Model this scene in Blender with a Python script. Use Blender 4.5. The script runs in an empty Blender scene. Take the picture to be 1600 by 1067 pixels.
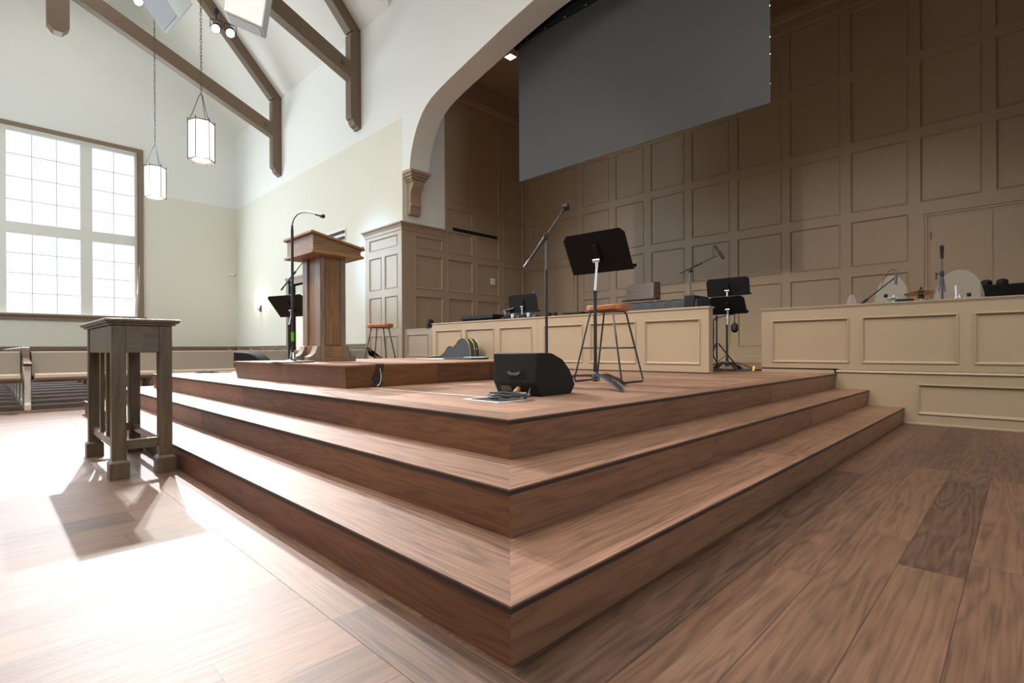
import bpy, bmesh, math, random
from mathutils import Vector, Matrix
random.seed(4)
PI = math.pi
S = bpy.context.scene
C = S.collection
V = Vector

# ------------------------------------------------------------------ camera
CAM = V((.9066, -.913, .7987)); YAW = .777; FPX = 814.27; V0 = 545.88; ROLL = .0051
cd = bpy.data.cameras.new('camera'); co = bpy.data.objects.new('camera', cd); C.objects.link(co)
co.matrix_world = Matrix.Translation(CAM) @ Matrix.Rotation(YAW, 4, 'Z') @ Matrix.Rotation(PI/2, 4, 'X') @ Matrix.Rotation(-ROLL, 4, 'Z')
cd.sensor_width = 36; cd.sensor_fit = 'HORIZONTAL'; cd.lens = 36*FPX/1600
cd.shift_y = (V0-533.5)/1600; cd.clip_start = .05; cd.clip_end = 400
S.camera = co
FW = V((-math.sin(YAW), math.cos(YAW), 0)); RT = V((math.cos(YAW), math.sin(YAW), 0))
def at(u, v, x=None, y=None, z=None, D=None):
    a, b = u-800, V0-v
    c, s = math.cos(ROLL), math.sin(ROLL)
    a, b = a*c+b*s, -a*s+b*c
    d = FW+RT*a/FPX+V((0, 0, b/FPX))
    t = D if D is not None else (x-CAM.x)/d.x if x is not None else (y-CAM.y)/d.y if y is not None else (z-CAM.z)/d.z
    return CAM+d*t

# ------------------------------------------------------------------ colour management, world
S.view_settings.view_transform = 'Standard'; S.view_settings.look = 'None'
S.view_settings.exposure = 0.30; S.view_settings.gamma = 1.0; S.view_settings.use_curve_mapping = False
S.cycles.use_denoising = True
S.cycles.max_bounces = 8; S.cycles.diffuse_bounces = 5; S.cycles.glossy_bounces = 4
S.cycles.transparent_max_bounces = 12; S.cycles.sample_clamp_indirect = 6
S.cycles.caustics_reflective = False; S.cycles.caustics_refractive = False
W = bpy.data.worlds.new('world'); S.world = W; W.use_nodes = True
nt = W.node_tree; bg = nt.nodes['Background']
tc = nt.nodes.new('ShaderNodeTexCoord'); sp = nt.nodes.new('ShaderNodeSeparateXYZ')
nz = nt.nodes.new('ShaderNodeTexNoise'); nz.inputs['Scale'].default_value = 9; nz.inputs['Detail'].default_value = 5
nt.links.new(tc.outputs['Generated'], sp.inputs[0]); nt.links.new(tc.outputs['Generated'], nz.inputs['Vector'])
ad = nt.nodes.new('ShaderNodeMath'); ad.operation = 'MULTIPLY_ADD'; ad.inputs[1].default_value = -.06
nt.links.new(nz.outputs[0], ad.inputs[0]); nt.links.new(sp.outputs[2], ad.inputs[2])
cr = nt.nodes.new('ShaderNodeValToRGB'); nt.links.new(ad.outputs[0], cr.inputs[0])
cr.color_ramp.elements[0].position = .0; cr.color_ramp.elements[0].color = (.62, .70, .68, 1)
cr.color_ramp.elements[1].position = .035; cr.color_ramp.elements[1].color = (.93, .97, 1, 1)
nt.links.new(cr.outputs[0], bg.inputs[0]); bg.inputs[1].default_value = 1.25

# ------------------------------------------------------------------ lights
def area(name, loc, target, sx, sy, power, col=(1, 1, 1), spread=PI):
    l = bpy.data.lights.new(name, 'AREA'); l.shape = 'RECTANGLE'; l.size = sx; l.size_y = sy
    l.energy = power; l.color = col; l.spread = spread
    o = bpy.data.objects.new(name, l); C.objects.link(o); o.location = loc
    o.rotation_euler = (V(target)-V(loc)).to_track_quat('-Z', 'Y').to_euler(); return o
def spot(name, loc, target, power, angle, blend=.5, col=(1, 1, 1), r=.1):
    l = bpy.data.lights.new(name, 'SPOT'); l.energy = power; l.spot_size = math.radians(angle)
    l.spot_blend = blend; l.color = col; l.shadow_soft_size = r
    o = bpy.data.objects.new(name, l); C.objects.link(o); o.location = loc
    o.rotation_euler = (V(target)-V(loc)).to_track_quat('-Z', 'Y').to_euler(); return o
COOL = (.84, .92, 1); WARM = (1, .86, .70)
# daylight through the tall transept windows and the nave windows behind the camera
area('daylight_west_window', (-20.2, .44, 4.7), (0, .44, 1.5), 5.2, 4.6, 450, COOL)
area('daylight_transept_window', (-14.5, -4.7, 4.6), (-14, 6, 2.5), 7.5, 5, 300, (.70, .85, 1))
area('daylight_nave_window', (-9.4, -9.5, 4.6), (-2, -2, 1.5), 6, 5, 160, COOL)
# unseen overhead fills added under the nave and transept roofs
area('nave_overhead_fill', (-3.8, -2.2, 10.8), (-3.8, -.6, 0), 9, 7, 560, (1, .95, .88), 1.9)
area('daylight_east_window', (12.6, .44, 4.7), (-4, 3.5, 3.0), 5.2, 5.2, 420, (.86, .93, 1))
area('transept_overhead_fill', (-14, .4, 12.0), (-14, .6, 0), 9, 3, 170, (1, .98, .95))  # added soft fill from above, no fitting modelled
spot('pilaster_blue_fill', (-13.5, -4.2, 8.3), (-10.3, 5.85, 2.9), 5200, 13, .9, (.34, .64, 1), .4)  # unseen narrow blue spot, added to tint the pilaster front
# theatre heads clamped to the first roof truss
SPOTA = V((-15.45, 3.75, 10.0)); SPOTB = V((-15.45, 4.2, 10.0))
spot('truss_spot_light', SPOTA, (-3.6, -.3, .3), 4000, 28, 1, (1, .97, .93), .07)
spot('truss_spot_light', SPOTB, (-2.8, 1.2, .3), 4500, 28, 1, (1, .97, .93), .07)
spot('truss_spot_main', (-16.9, 2.2, 10.6), (-4.8, -.5, .2), 12500, 28, 1, (.98, .98, 1), .08)
# warm stage wash from the nave ceiling on to the knee walls and the panelled wall
spot('stage_wash_light', (-6.5, -3.5, 9.6), (-4.2, 4.6, .6), 1900, 38, .8, WARM, .15)
spot('stage_wash_light', (-7.5, -3.5, 9.6), (-5.5, 8.4, .8), 1300, 36, .9, WARM, .15)
spot('stage_wash_light', (.2, -4.0, 9.6), (-1.6, 7.6, .6), 1400, 38, .9, WARM, .15)

# ------------------------------------------------------------------ mesh builder
class MB:
    def __init__(s): s.v = []; s.f = []; s.m = []
    def add(s, vs, fs, mi=0):
        n = len(s.v); s.v += [V(p) for p in vs]
        for f in fs: s.f.append([i+n for i in f]); s.m.append(mi)
        return s
    def quad(s, a, b, c, d, mi=0): return s.add([a, b, c, d], [[0, 1, 2, 3]], mi)
    def box(s, x0, x1, y0, y1, z0, z1, mi=0):
        return s.hexa([(x0, y0, z0), (x1, y0, z0), (x1, y1, z0), (x0, y1, z0), (x0, y0, z1), (x1, y0, z1), (x1, y1, z1), (x0, y1, z1)], mi)
    def hexa(s, p, mi=0):
        return s.add(p, [[0, 3, 2, 1], [4, 5, 6, 7], [0, 1, 5, 4], [1, 2, 6, 5], [2, 3, 7, 6], [3, 0, 4, 7]], mi)
    def obox(s, c, ax, ay, az, mi=0):       # centre and three half-axis vectors
        c, ax, ay, az = map(V, (c, ax, ay, az))
        return s.hexa([c-ax-ay-az, c+ax-ay-az, c+ax+ay-az, c-ax+ay-az, c-ax-ay+az, c+ax-ay+az, c+ax+ay+az, c-ax+ay+az], mi)
    def prism(s, poly, vec, mi=0):
        vec = V(vec); n = len(poly); p = [V(q) for q in poly]
        return s.add(p+[q+vec for q in p], [list(range(n))[::-1], list(range(n, 2*n))]+[[i, (i+1) % n, (i+1) % n+n, i+n] for i in range(n)], mi)
    def cyl(s, a, b, r0, r1=None, n=14, mi=0):
        return s.tube([a, b], r0 if r1 is None else [r0, r1], n, mi)
    def tube(s, pts, r, n=10, mi=0, closed=False):
        pts = [V(p) for p in pts]; k = len(pts); rs = r if isinstance(r, (list, tuple)) else [r]*k
        rings = []; up = None
        for i, p in enumerate(pts):
            if closed: t = pts[(i+1) % k]-pts[i-1]
            else: t = (pts[min(i+1, k-1)]-pts[max(i-1, 0)])
            t.normalize()
            if up is None: up = V((0, 0, 1)) if abs(t.z) < .9 else V((1, 0, 0))
            sx = t.cross(up)
            if sx.length < 1e-4: sx = t.orthogonal()
            sx.normalize(); up = sx.cross(t).normalized()
            rings.append([p+(sx*math.cos(2*PI*j/n)+up*math.sin(2*PI*j/n))*rs[i] for j in range(n)])
        vs = [q for R in rings for q in R]; fs = []
        for i in range(k if closed else k-1):
            a, b = i*n, ((i+1) % k)*n
            for j in range(n): fs.append([a+j, a+(j+1) % n, b+(j+1) % n, b+j])
        if not closed: fs += [list(range(n))[::-1], [(k-1)*n+j for j in range(n)]]
        return s.add(vs, fs, mi)
    def lathe(s, c, prof, n=24, mi=0, axis=(0, 0, 1)):   # prof: (radius, height)
        c = V(c); ax = V(axis).normalized(); e1 = ax.orthogonal().normalized(); e2 = ax.cross(e1)
        vs = [c+ax*h+(e1*math.cos(2*PI*j/n)+e2*math.sin(2*PI*j/n))*max(r, 1e-4) for r, h in prof for j in range(n)]
        fs = [[i*n+j, i*n+(j+1) % n, (i+1)*n+(j+1) % n, (i+1)*n+j] for i in range(len(prof)-1) for j in range(n)]
        fs += [list(range(n))[::-1], [(len(prof)-1)*n+j for j in range(n)]]
        return s.add(vs, fs, mi)
    def build(s, name, mats, parent=None, smooth=35, bevel=0, seg=2, **props):
        me = bpy.data.meshes.new(name); me.from_pydata([tuple(p) for p in s.v], [], s.f)
        if not isinstance(mats, (list, tuple)): mats = [mats]
        for m in mats: me.materials.append(m)
        for p, i in zip(me.polygons, s.m): p.material_index = i
        bm = bmesh.new(); bm.from_mesh(me); bmesh.ops.recalc_face_normals(bm, faces=bm.faces); bm.to_mesh(me); bm.free()
        if smooth:
            me.shade_smooth(); me.set_sharp_from_angle(angle=math.radians(smooth))
        o = bpy.data.objects.new(name, me); C.objects.link(o)
        if parent is not None: o.parent = parent
        if bevel:
            b = o.modifiers.new('bevel', 'BEVEL'); b.width = bevel; b.segments = seg; b.limit_method = 'ANGLE'; b.angle_limit = .6
            b.harden_normals = False
        for k, v in props.items(): o[k] = v
        return o

def thing(name, label, cat, loc=(0, 0, 0), rz=0, group=None):
    o = bpy.data.objects.new(name, None); C.objects.link(o); o.location = loc; o.rotation_euler = (0, 0, rz)
    o.empty_display_size = .1; o['label'] = label; o['category'] = cat
    if group: o['group'] = group
    return o
def tag(o, label, cat, group=None):
    o['label'] = label; o['category'] = cat
    if group: o['group'] = group
    return o
def struct(o): o['kind'] = 'structure'; return o
def dup(root, loc=None, rz=None, label=None):
    def rec(o, parent):
        c = o.copy(); C.objects.link(c)
        if parent is not None: c.parent = parent
        for ch in [q for q in list(bpy.data.objects) if q.parent == o]: rec(ch, c)
        return c
    r = rec(root, None)
    if loc is not None: r.location = loc
    if rz is not None: r.rotation_euler = (0, 0, rz)
    if label: r['label'] = label
    return r

# ------------------------------------------------------------------ materials
def srgb(r, g, b):
    f = lambda c: (c/255/12.92 if c <= 10 else ((c/255+.055)/1.055)**2.4)
    return (f(r), f(g), f(b), 1)
def mat(name, col, rough=.5, metal=0, spec=.5, noise=0, nscale=40, bump=0, bscale=300, emit=None, es=0, alpha=None, coat=0):
    m = bpy.data.materials.new(name); m.use_nodes = True; n = m.node_tree; b = n.nodes['Principled BSDF']
    b.inputs['Base Color'].default_value = col; b.inputs['Roughness'].default_value = rough; b.inputs['Metallic'].default_value = metal
    b.inputs['Specular IOR Level'].default_value = spec; b.inputs['Coat Weight'].default_value = coat
    t = n.nodes.new('ShaderNodeTexCoord')
    if noise:
        z = n.nodes.new('ShaderNodeTexNoise'); z.inputs['Scale'].default_value = nscale; z.inputs['Detail'].default_value = 4
        n.links.new(t.outputs['Object'], z.inputs['Vector'])
        h = n.nodes.new('ShaderNodeHueSaturation'); h.inputs['Color'].default_value = col
        q = n.nodes.new('ShaderNodeMath'); q.operation = 'MULTIPLY_ADD'; q.inputs[1].default_value = noise*2; q.inputs[2].default_value = 1-noise
        n.links.new(z.outputs[0], q.inputs[0]); n.links.new(q.outputs[0], h.inputs['Value']); n.links.new(h.outputs[0], b.inputs['Base Color'])
    if bump:
        z = n.nodes.new('ShaderNodeTexNoise'); z.inputs['Scale'].default_value = bscale; z.inputs['Detail'].default_value = 2
        n.links.new(t.outputs['Object'], z.inputs['Vector'])
        u = n.nodes.new('ShaderNodeBump'); u.inputs['Strength'].default_value = bump; u.inputs['Distance'].default_value = .01
        n.links.new(z.outputs[0], u.inputs['Height']); n.links.new(u.outputs[0], b.inputs['Normal'])
    if emit: b.inputs['Emission Color'].default_value = emit; b.inputs['Emission Strength'].default_value = es
    if alpha is not None: b.inputs['Alpha'].default_value = alpha
    return m

def wood(name, dark, light, across='X', along='Y', w=.19, L=1.9, rough=.42, vary=.35, seam=.6, off=0., spec=.5, scale=1., ring=24):
    """Oak boards: across / along are the object axes across and along the grain. w=None means one board."""
    m = bpy.data.materials.new(name); m.use_nodes = True; n = m.node_tree; N = n.nodes.new; Lk = n.links.new
    b = n.nodes['Principled BSDF']; t = N('ShaderNodeTexCoord'); s = N('ShaderNodeSeparateXYZ'); Lk(t.outputs['Object'], s.inputs[0])
    def M(op, a, c=None, d=None):
        q = N('ShaderNodeMath'); q.operation = op
        for i, val in enumerate((a, c, d)):
            if val is None: continue
            if isinstance(val, (int, float)): q.inputs[i].default_value = val
            else: Lk(val, q.inputs[i])
        return q.outputs[0]
    A = s.outputs['XYZ'.index(across)]; G = s.outputs['XYZ'.index(along)]
    T = s.outputs[({0, 1, 2}-{'XYZ'.index(across), 'XYZ'.index(along)}).pop()]
    if w:
        a = M('DIVIDE', M('ADD', A, off), w); ia = M('FLOOR', a)
        wn = N('ShaderNodeTexWhiteNoise'); wn.noise_dimensions = '1D'; Lk(ia, wn.inputs['W'])
        g = M('ADD', M('DIVIDE', G, L), M('MULTIPLY', wn.outputs['Value'], 9)); ig = M('FLOOR', g)
    else:
        a = None; wn = None; g = M('DIVIDE', G, L); ia = ig = M('FLOOR', g)
    w2 = N('ShaderNodeTexWhiteNoise'); w2.noise_dimensions = '2D'; cx = N('ShaderNodeCombineXYZ'); Lk(ia, cx.inputs[0]); Lk(ig, cx.inputs[1]); Lk(cx.outputs[0], w2.inputs['Vector'])
    rnd = w2.outputs['Value']
    def grain(ka, kg, detail, dist):
        c = N('ShaderNodeCombineXYZ'); Lk(M('ADD', M('MULTIPLY', A, ka*scale), M('MULTIPLY', rnd, 60)), c.inputs[0])
        Lk(M('ADD', M('MULTIPLY', G, kg*scale), M('MULTIPLY', rnd, 23)), c.inputs[1]); Lk(M('MULTIPLY', T, ka*scale*.5), c.inputs[2])
        z = N('ShaderNodeTexNoise'); z.inputs['Scale'].default_value = 1; z.inputs['Detail'].default_value = detail; z.inputs['Distortion'].default_value = dist
        Lk(c.outputs[0], z.inputs['Vector']); return z.outputs[0]
    big = grain(6.5, .55, 3.0, .10)
    rings = M('MULTIPLY_ADD', M('SINE', M('MULTIPLY', big, ring*PI)), .5, .5)
    rings = M('POWER', rings, .5)
    fine = grain(110, 3.2, 4, .25); cloud = grain(2.5, .7, 2, 0)
    f = M('ADD', M('MULTIPLY', rings, .26), M('ADD', M('MULTIPLY', fine, .72), M('MULTIPLY', cloud, .40)))
    f = M('ADD', M('SUBTRACT', f, .24), M('MULTIPLY', M('SUBTRACT', rnd, .5), vary))
    mx = N('ShaderNodeMix'); mx.data_type = 'RGBA'; mx.clamp_factor = True; Lk(f, mx.inputs[0]); mx.inputs[6].default_value = dark; mx.inputs[7].default_value = light
    col = mx.outputs[2]; hgt = fine
    if a is not None and seam:
        fa = M('FRACT', a); e = M('MINIMUM', fa, M('SUBTRACT', 1, fa)); ga = M('LESS_THAN', e, .0016/w)
        fg = M('FRACT', g); e2 = M('MINIMUM', fg, M('SUBTRACT', 1, fg)); gb = M('LESS_THAN', e2, .0016/L)
        gap = M('MAXIMUM', ga, gb)
        m2 = N('ShaderNodeMix'); m2.data_type = 'RGBA'; Lk(M('MULTIPLY', gap, seam), m2.inputs[0]); Lk(col, m2.inputs[6]); m2.inputs[7].default_value = (dark[0]*.25, dark[1]*.25, dark[2]*.25, 1)
        col = m2.outputs[2]
    Lk(col, b.inputs['Base Color'])
    Lk(M('MULTIPLY_ADD', fine, .16, rough-.08), b.inputs['Roughness']); b.inputs['Specular IOR Level'].default_value = spec
    u = N('ShaderNodeBump'); u.inputs['Strength'].default_value = .12; u.inputs['Distance'].default_value = .004; Lk(hgt, u.inputs['Height']); Lk(u.outputs[0], b.inputs['Normal'])
    return m

OD, OL = srgb(54, 37, 28), srgb(128, 94, 72)
M_floor = wood('oak_floor', OD, OL, 'X', 'Y', .19, 1.7, .55, vary=.45, spec=.6)
M_floorX = wood('oak_border', OD, OL, 'Y', 'X', .19, 2.3, .55, off=.20, spec=.6)
M_treadX = wood('oak_tread_front', OD, srgb(156, 116, 92), 'Y', 'X', None, 2.4, .54, spec=.6)
M_treadY = wood('oak_tread_side', OD, srgb(156, 116, 92), 'X', 'Y', None, 2.4, .54, spec=.6)
M_riserX = wood('oak_riser_front', srgb(74, 46, 32), srgb(158, 110, 80), 'Z', 'X', None, 1.9, .45, vary=.5)
M_riserY = wood('oak_riser_side', srgb(72, 48, 34), srgb(150, 110, 84), 'Z', 'Y', None, 1.9, .45, vary=.4)
M_deck = wood('oak_deck', OD, srgb(178, 136, 110), 'Y', 'X', .19, 1.9, .58, seam=.35, spec=.6)
M_podX = wood('podium_oak_front', srgb(46, 24, 12), srgb(128, 84, 52), 'Z', 'X', None, .95, .4, vary=.5, ring=34)
M_podY = wood('podium_oak_side', srgb(42, 22, 10), srgb(128, 86, 50), 'Z', 'Y', None, .62, .4, vary=.6, ring=40)
M_lect = wood('lectern_oak', srgb(78, 56, 34), srgb(164, 126, 84), 'X', 'Z', None, 9, .42, vary=.1)
M_lecty = wood('lectern_oak_side', srgb(78, 56, 34), srgb(164, 126, 84), 'Y', 'Z', None, 9, .42, vary=.1)
M_lecth = wood('lectern_oak_flat', srgb(92, 68, 42), srgb(176, 138, 96), 'Z', 'X', None, 9, .4, vary=.1)
M_lecthy = wood('lectern_oak_flat_side', srgb(92, 68, 42), srgb(176, 138, 96), 'Z', 'Y', None, 9, .4, vary=.1)
M_lectd = wood('lectern_greyed_oak', srgb(84, 70, 60), srgb(160, 142, 124), 'X', 'Z', None, 9, .42, vary=.1)
M_tab = wood('table_oak', srgb(46, 38, 28), srgb(124, 104, 78), 'X', 'Z', None, 9, .38, vary=.1)
M_tabh = wood('table_oak_flat', srgb(50, 42, 32), srgb(132, 114, 90), 'Z', 'Y', None, 9, .35, vary=.1)
M_tabx = wood('table_oak_long', srgb(50, 42, 32), srgb(132, 114, 90), 'Y', 'X', None, 9, .3, vary=.1)
M_seat = wood('stool_wood', srgb(120, 66, 34), srgb(196, 128, 80), 'Y', 'X', None, 9, .4, vary=.1)
M_rest = wood('music_rest_wood', srgb(16, 9, 7), srgb(64, 34, 26), 'Z', 'X', None, 9, .3, vary=.1)
M_pew = wood('pew_wood', srgb(60, 42, 30), srgb(140, 104, 78), 'X', 'Y', None, 3, .4)
M_nose = mat('nosing_dark', srgb(44, 34, 34), .5)
M_taupe = mat('taupe_paint', srgb(164, 146, 123), .38, noise=.03, nscale=3, bump=.12, bscale=260)
M_white = mat('white_plaster', srgb(233, 234, 229), .75, noise=.015, nscale=2)
M_cream = mat('cream_plaster', srgb(224, 222, 208), .75, noise=.015, nscale=2)
M_ceil = mat('ceiling_plaster', srgb(232, 230, 222), .8)
M_chceil = mat('chancel_ceiling_plaster', srgb(170, 158, 142), .8)
M_truss = mat('truss_brown', srgb(112, 92, 74), .55, noise=.06, nscale=12)
M_trim = mat('trim_brown', srgb(134, 114, 94), .45, noise=.04, nscale=10)
M_mull = mat('window_mullion_paint', srgb(228, 226, 218), .5)
M_blackm = mat('black_metal', srgb(52, 54, 56), .38, .4)
M_blackp = mat('black_plastic', srgb(15, 17, 19), .6, spec=.35, bump=.3, bscale=700)
M_desk = mat('black_music_desk', srgb(18, 17, 18), .65, spec=.25)
M_steel = mat('chrome', srgb(200, 204, 210), .18, 1)
M_gun = mat('gunmetal', srgb(96, 100, 104), .35, .8)
M_legm = mat('stool_leg_metal', srgb(74, 76, 76), .4, .7)
M_rubber = mat('rubber', srgb(24, 24, 25), .7)
M_screen = mat('projection_screen_back', srgb(46, 46, 48), .5, noise=.05, nscale=200)
M_black = mat('black_border', srgb(7, 7, 8), .7, spec=.2)
M_fab = mat('pew_fabric', srgb(150, 142, 128), .9, noise=.08, nscale=60, bump=.4, bscale=180)
M_cush = mat('pew_cushion_fabric', srgb(178, 162, 144), .9, noise=.06, nscale=60, bump=.3, bscale=180)
M_cable = mat('grey_cable', srgb(78, 79, 80), .5)
M_cableb = mat('black_cable', srgb(34, 34, 36), .5)
M_tape = mat('gaffer_tape', srgb(40, 38, 38), .45, bump=.5, bscale=60)
M_tapew = mat('white_tape', srgb(198, 182, 172), .6)
M_paper = mat('white_paper', srgb(214, 214, 214), .7)
M_case = mat('guitar_case_vinyl', srgb(52, 58, 66), .5, bump=.4, bscale=500)
M_gold = mat('case_gold_trim', srgb(190, 170, 90), .35, .6)
M_brass = mat('cymbal_bronze', srgb(232, 196, 146), .35, 1)
M_cover = mat('black_cloth_cover', srgb(40, 46, 52), .55, bump=.6, bscale=30)
M_glow = mat('lantern_glass', (1, 1, 1, 1), .5, emit=(1, .97, .93, 1), es=2.2)
M_lens = mat('spot_lens', (1, 1, 1, 1), .3, emit=(1, .98, .96, 1), es=14)
M_led = mat('downlight_lens', (1, 1, 1, 1), .3, emit=(1, .93, .92, 1), es=5)
M_brownm = mat('lantern_bronze', srgb(96, 84, 78), .4, .6)
M_spk = mat('white_speaker', srgb(206, 216, 218), .5)
M_grille = mat('speaker_grille', srgb(196, 200, 208), .55, bump=.3, bscale=400)
M_plate = mat('white_plate', srgb(236, 238, 238), .4)
M_dark = mat('dark_slot', srgb(14, 14, 15), .7)
M_red = mat('extinguisher_red', srgb(186, 34, 30), .4)
M_green = mat('green_tape', srgb(96, 196, 52), .5)
M_blue = mat('blue_clip', srgb(44, 60, 200), .4)
M_yel = mat('yellow_marking', srgb(226, 196, 40), .5)
M_orange = mat('amber_plug', srgb(196, 140, 84), .4)
def glassmat(name, col, transp, rough=.05):
    m = bpy.data.materials.new(name); m.use_nodes = True; n = m.node_tree; b = n.nodes['Principled BSDF']; out = n.nodes['Material Output']
    b.inputs['Base Color'].default_value = col; b.inputs['Roughness'].default_value = rough; b.inputs['Specular IOR Level'].default_value = .5
    tr = n.nodes.new('ShaderNodeBsdfTransparent'); mx = n.nodes.new('ShaderNodeMixShader'); mx.inputs[0].default_value = 1-transp
    n.links.new(tr.outputs[0], mx.inputs[1]); n.links.new(b.outputs[0], mx.inputs[2]); n.links.new(mx.outputs[0], out.inputs[0]); return m
M_glass = glassmat('window_glass', (.9, .95, 1, 1), .93)
M_acry = glassmat('clear_acrylic', (.66, .70, .70, 1), .84)

# ------------------------------------------------------------------ dimensions
t_ = .31; Z = [0, .1666, .3366, .5077]; Z3 = Z[3]; RAKE = .014
XL = -7.70; YN = 5.87; XJ = -9.27; YD = 5.90; YB = 9.98; XW = -20.4; XR = 1.57; EAVE = 8.91
RIDGE = .44; SL = 1.12; HALF = YN-RIDGE; YS = RIDGE-HALF

# ------------------------------------------------------------------ panelled wall generator
def panel_wall(mb, org, du, dn, rects, u0, u1, z0, z1, rec=.016, bead=.030, mi=0):
    """Face through org spanned by du and +Z, dn = outward normal. rects: (u0,u1,z0,z1) sunk panels with a bead moulding."""
    org, du, dn = V(org), V(du), V(dn)
    P = lambda u, z, n=0: org+du*u+V((0, 0, z))+dn*n
    us = sorted({u0, u1}|{r[0] for r in rects}|{r[1] for r in rects}); zs = sorted({z0, z1}|{r[2] for r in rects}|{r[3] for r in rects})
    us = [u for u in us if u0 <= u <= u1]; zs = [z for z in zs if z0 <= z <= z1]
    for i in range(len(us)-1):
        for j in range(len(zs)-1):
            cu, cz = (us[i]+us[i+1])/2, (zs[j]+zs[j+1])/2
            if any(r[0] < cu < r[1] and r[2] < cz < r[3] for r in rects): continue
            mb.quad(P(us[i], zs[j]), P(us[i+1], zs[j]), P(us[i+1], zs[j+1]), P(us[i], zs[j+1]), mi)
    prof = [(0, 0), (.002, .009), (.010, .011), (.017, .004), (bead, -rec)]
    for a, b, c, d in rects:
        rings = [[P(a+o, c+o, h), P(b-o, c+o, h), P(b-o, d-o, h), P(a+o, d-o, h)] for o, h in prof]
        vs = [p for R in rings for p in R]; fs = []
        for i in range(len(prof)-1):
            for k in range(4): fs.append([i*4+k, i*4+(k+1) % 4, (i+1)*4+(k+1) % 4, (i+1)*4+k])
        fs.append([(len(prof)-1)*4+k for k in range(4)])
        mb.add(vs, fs, mi)

# ------------------------------------------------------------------ floor, steps, deck
mb = MB(); mb.box(XW-.2, 13, -13, YD+.1, -.12, 0, 0); struct(mb.build('floor', M_floor, smooth=0))
mb = MB(); mb.box(XL-.19, .19, -.19, .0, -.01, .0012, 0)
o = mb.build('floor_border', M_floorX, smooth=0); struct(o)

stage = thing('stage_platform', 'raised oak stage platform with three steps wrapping its front and sides', 'stage', (0, 0, 0))
for i in range(3):
    xa, xb, y0, z0, z1 = XL+i*t_, -i*t_, i*t_, Z[i], Z[i+1]
    a = RAKE
    zt = z1-.021
    # risers (raked inwards at the foot)
    m = MB(); m.hexa([(xa+a, y0+a, z0), (xb-a, y0+a, z0), (xb-.03, y0+.03, z0), (xa+.03, y0+.03, z0), (xa, y0, zt), (xb, y0, zt), (xb-.03, y0+.03, zt), (xa+.03, y0+.03, zt)])
    m.build('riser', M_riserX, stage, smooth=0)
    m = MB(); m.hexa([(xb-.03, y0+.03, z0), (xb-a, y0+a, z0), (xb-a, YD, z0), (xb-.03, YD, z0), (xb-.03, y0+.03, zt), (xb, y0, zt), (xb, YD, zt), (xb-.03, YD, zt)])
    m.build('riser', M_riserY, stage, smooth=0)
    m = MB(); m.hexa([(xa+a, y0+a, z0), (xa+.03, y0+.03, z0), (xa+.03, YD, z0), (xa+a, YD, z0), (xa, y0, zt), (xa+.03, y0+.03, zt), (xa+.03, YD, zt), (xa, YD, zt)])
    m.build('riser', M_riserY, stage, smooth=0)
    # treads, mitred at the corners
    ov = .004; w = t_+.02 if i < 2 else .16
    tf = MB(); tf.prism([(xa-ov, y0-ov, z1-.006), (xb+ov, y0-ov, z1-.006), (xb-w, y0+w, z1-.006), (xa+w, y0+w, z1-.006)], (0, 0, .006))
    t1 = tf.build('tread', M_treadX, stage, smooth=0)
    tr_ = MB(); tr_.prism([(xb+ov, y0-ov, z1-.006), (xb+ov, YD, z1-.006), (xb-w, YD, z1-.006), (xb-w, y0+w, z1-.006)], (0, 0, .006))
    t2 = tr_.build('tread', M_treadY, stage, smooth=0)
    tl = MB(); tl.prism([(xa-ov, y0-ov, z1-.006), (xa+w, y0+w, z1-.006), (xa+w, YD, z1-.006), (xa-ov, YD, z1-.006)], (0, 0, .006))
    t3 = tl.build('tread', M_treadY, stage, smooth=0)
    e = .003
    m = MB(); m.box(xa-e, xb+e, y0-e, y0+.03, zt, z1-.006); m.build('nosing_strip', M_nose, t1, smooth=0)
    m = MB(); m.box(xb-.03, xb+e, y0+.03, YD, zt, z1-.006); m.build('nosing_strip', M_nose, t2, smooth=0)
    m = MB(); m.box(xa-e, xa+.03, y0+.03, YD, zt, z1-.006); m.build('nosing_strip', M_nose, t3, smooth=0)
m = MB(); xa, xb, y0 = XL+2*t_+.16, -2*t_-.16, 2*t_+.16
m.box(xa, xb, y0, YD, Z3-.03, Z3); m.build('deck', M_deck, stage, smooth=0)
m = MB(); m.box(XJ, XR, YD+.03, YB, Z3-.05, Z3); m.box(-6.3, -1.43, YD, YD+.03, Z3-.05, Z3); struct(m.build('floor_chancel', M_deck, smooth=0))

# ------------------------------------------------------------------ chancel panelling
cols = [(-9.08, -8.37), (-8.17, -7.42), (-7.215, -6.41), (-6.23, -5.45), (-5.265, -4.45), (-4.275, -3.455), (-3.295, -2.45), (-2.305, -1.465), (-1.305, -.48), (-.32, .44), (.60, 1.42)]
rows = [(.84, 2.075), (2.24, 3.04), (3.20, 4.28), (4.44, 5.545), (5.70, 6.80)]
R = []
for ci, (a, b) in enumerate(cols):
    for ri, (c, d) in enumerate(rows):
        if ci in (0, 1) and ri < 2: continue          # left door
        if ci >= 9 and ri < 2: continue               # right door
        R.append((a, b, c, d))
R += [(-.32+0, -.32+.0001, 1, 1.0001)][:0]
m = MB(); panel_wall(m, (0, YB, 0), (1, 0, 0), (0, -1, 0), R, XJ, XR, Z3, 7.24)
m.quad((XJ, YB-.001, 7.2), (XR, YB-.001, 7.2), (XR, YB-.001, 7.8), (XJ, YB-.001, 7.8))
prof = [(0, 6.88), (.02, 6.90), (.02, 7.08), (.05, 7.12), (.075, 7.20), (.08, 7.24), (0, 7.24)]
m.prism([(XJ, YB-h, z) for h, z in prof], (XR-XJ, 0, 0))
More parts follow.
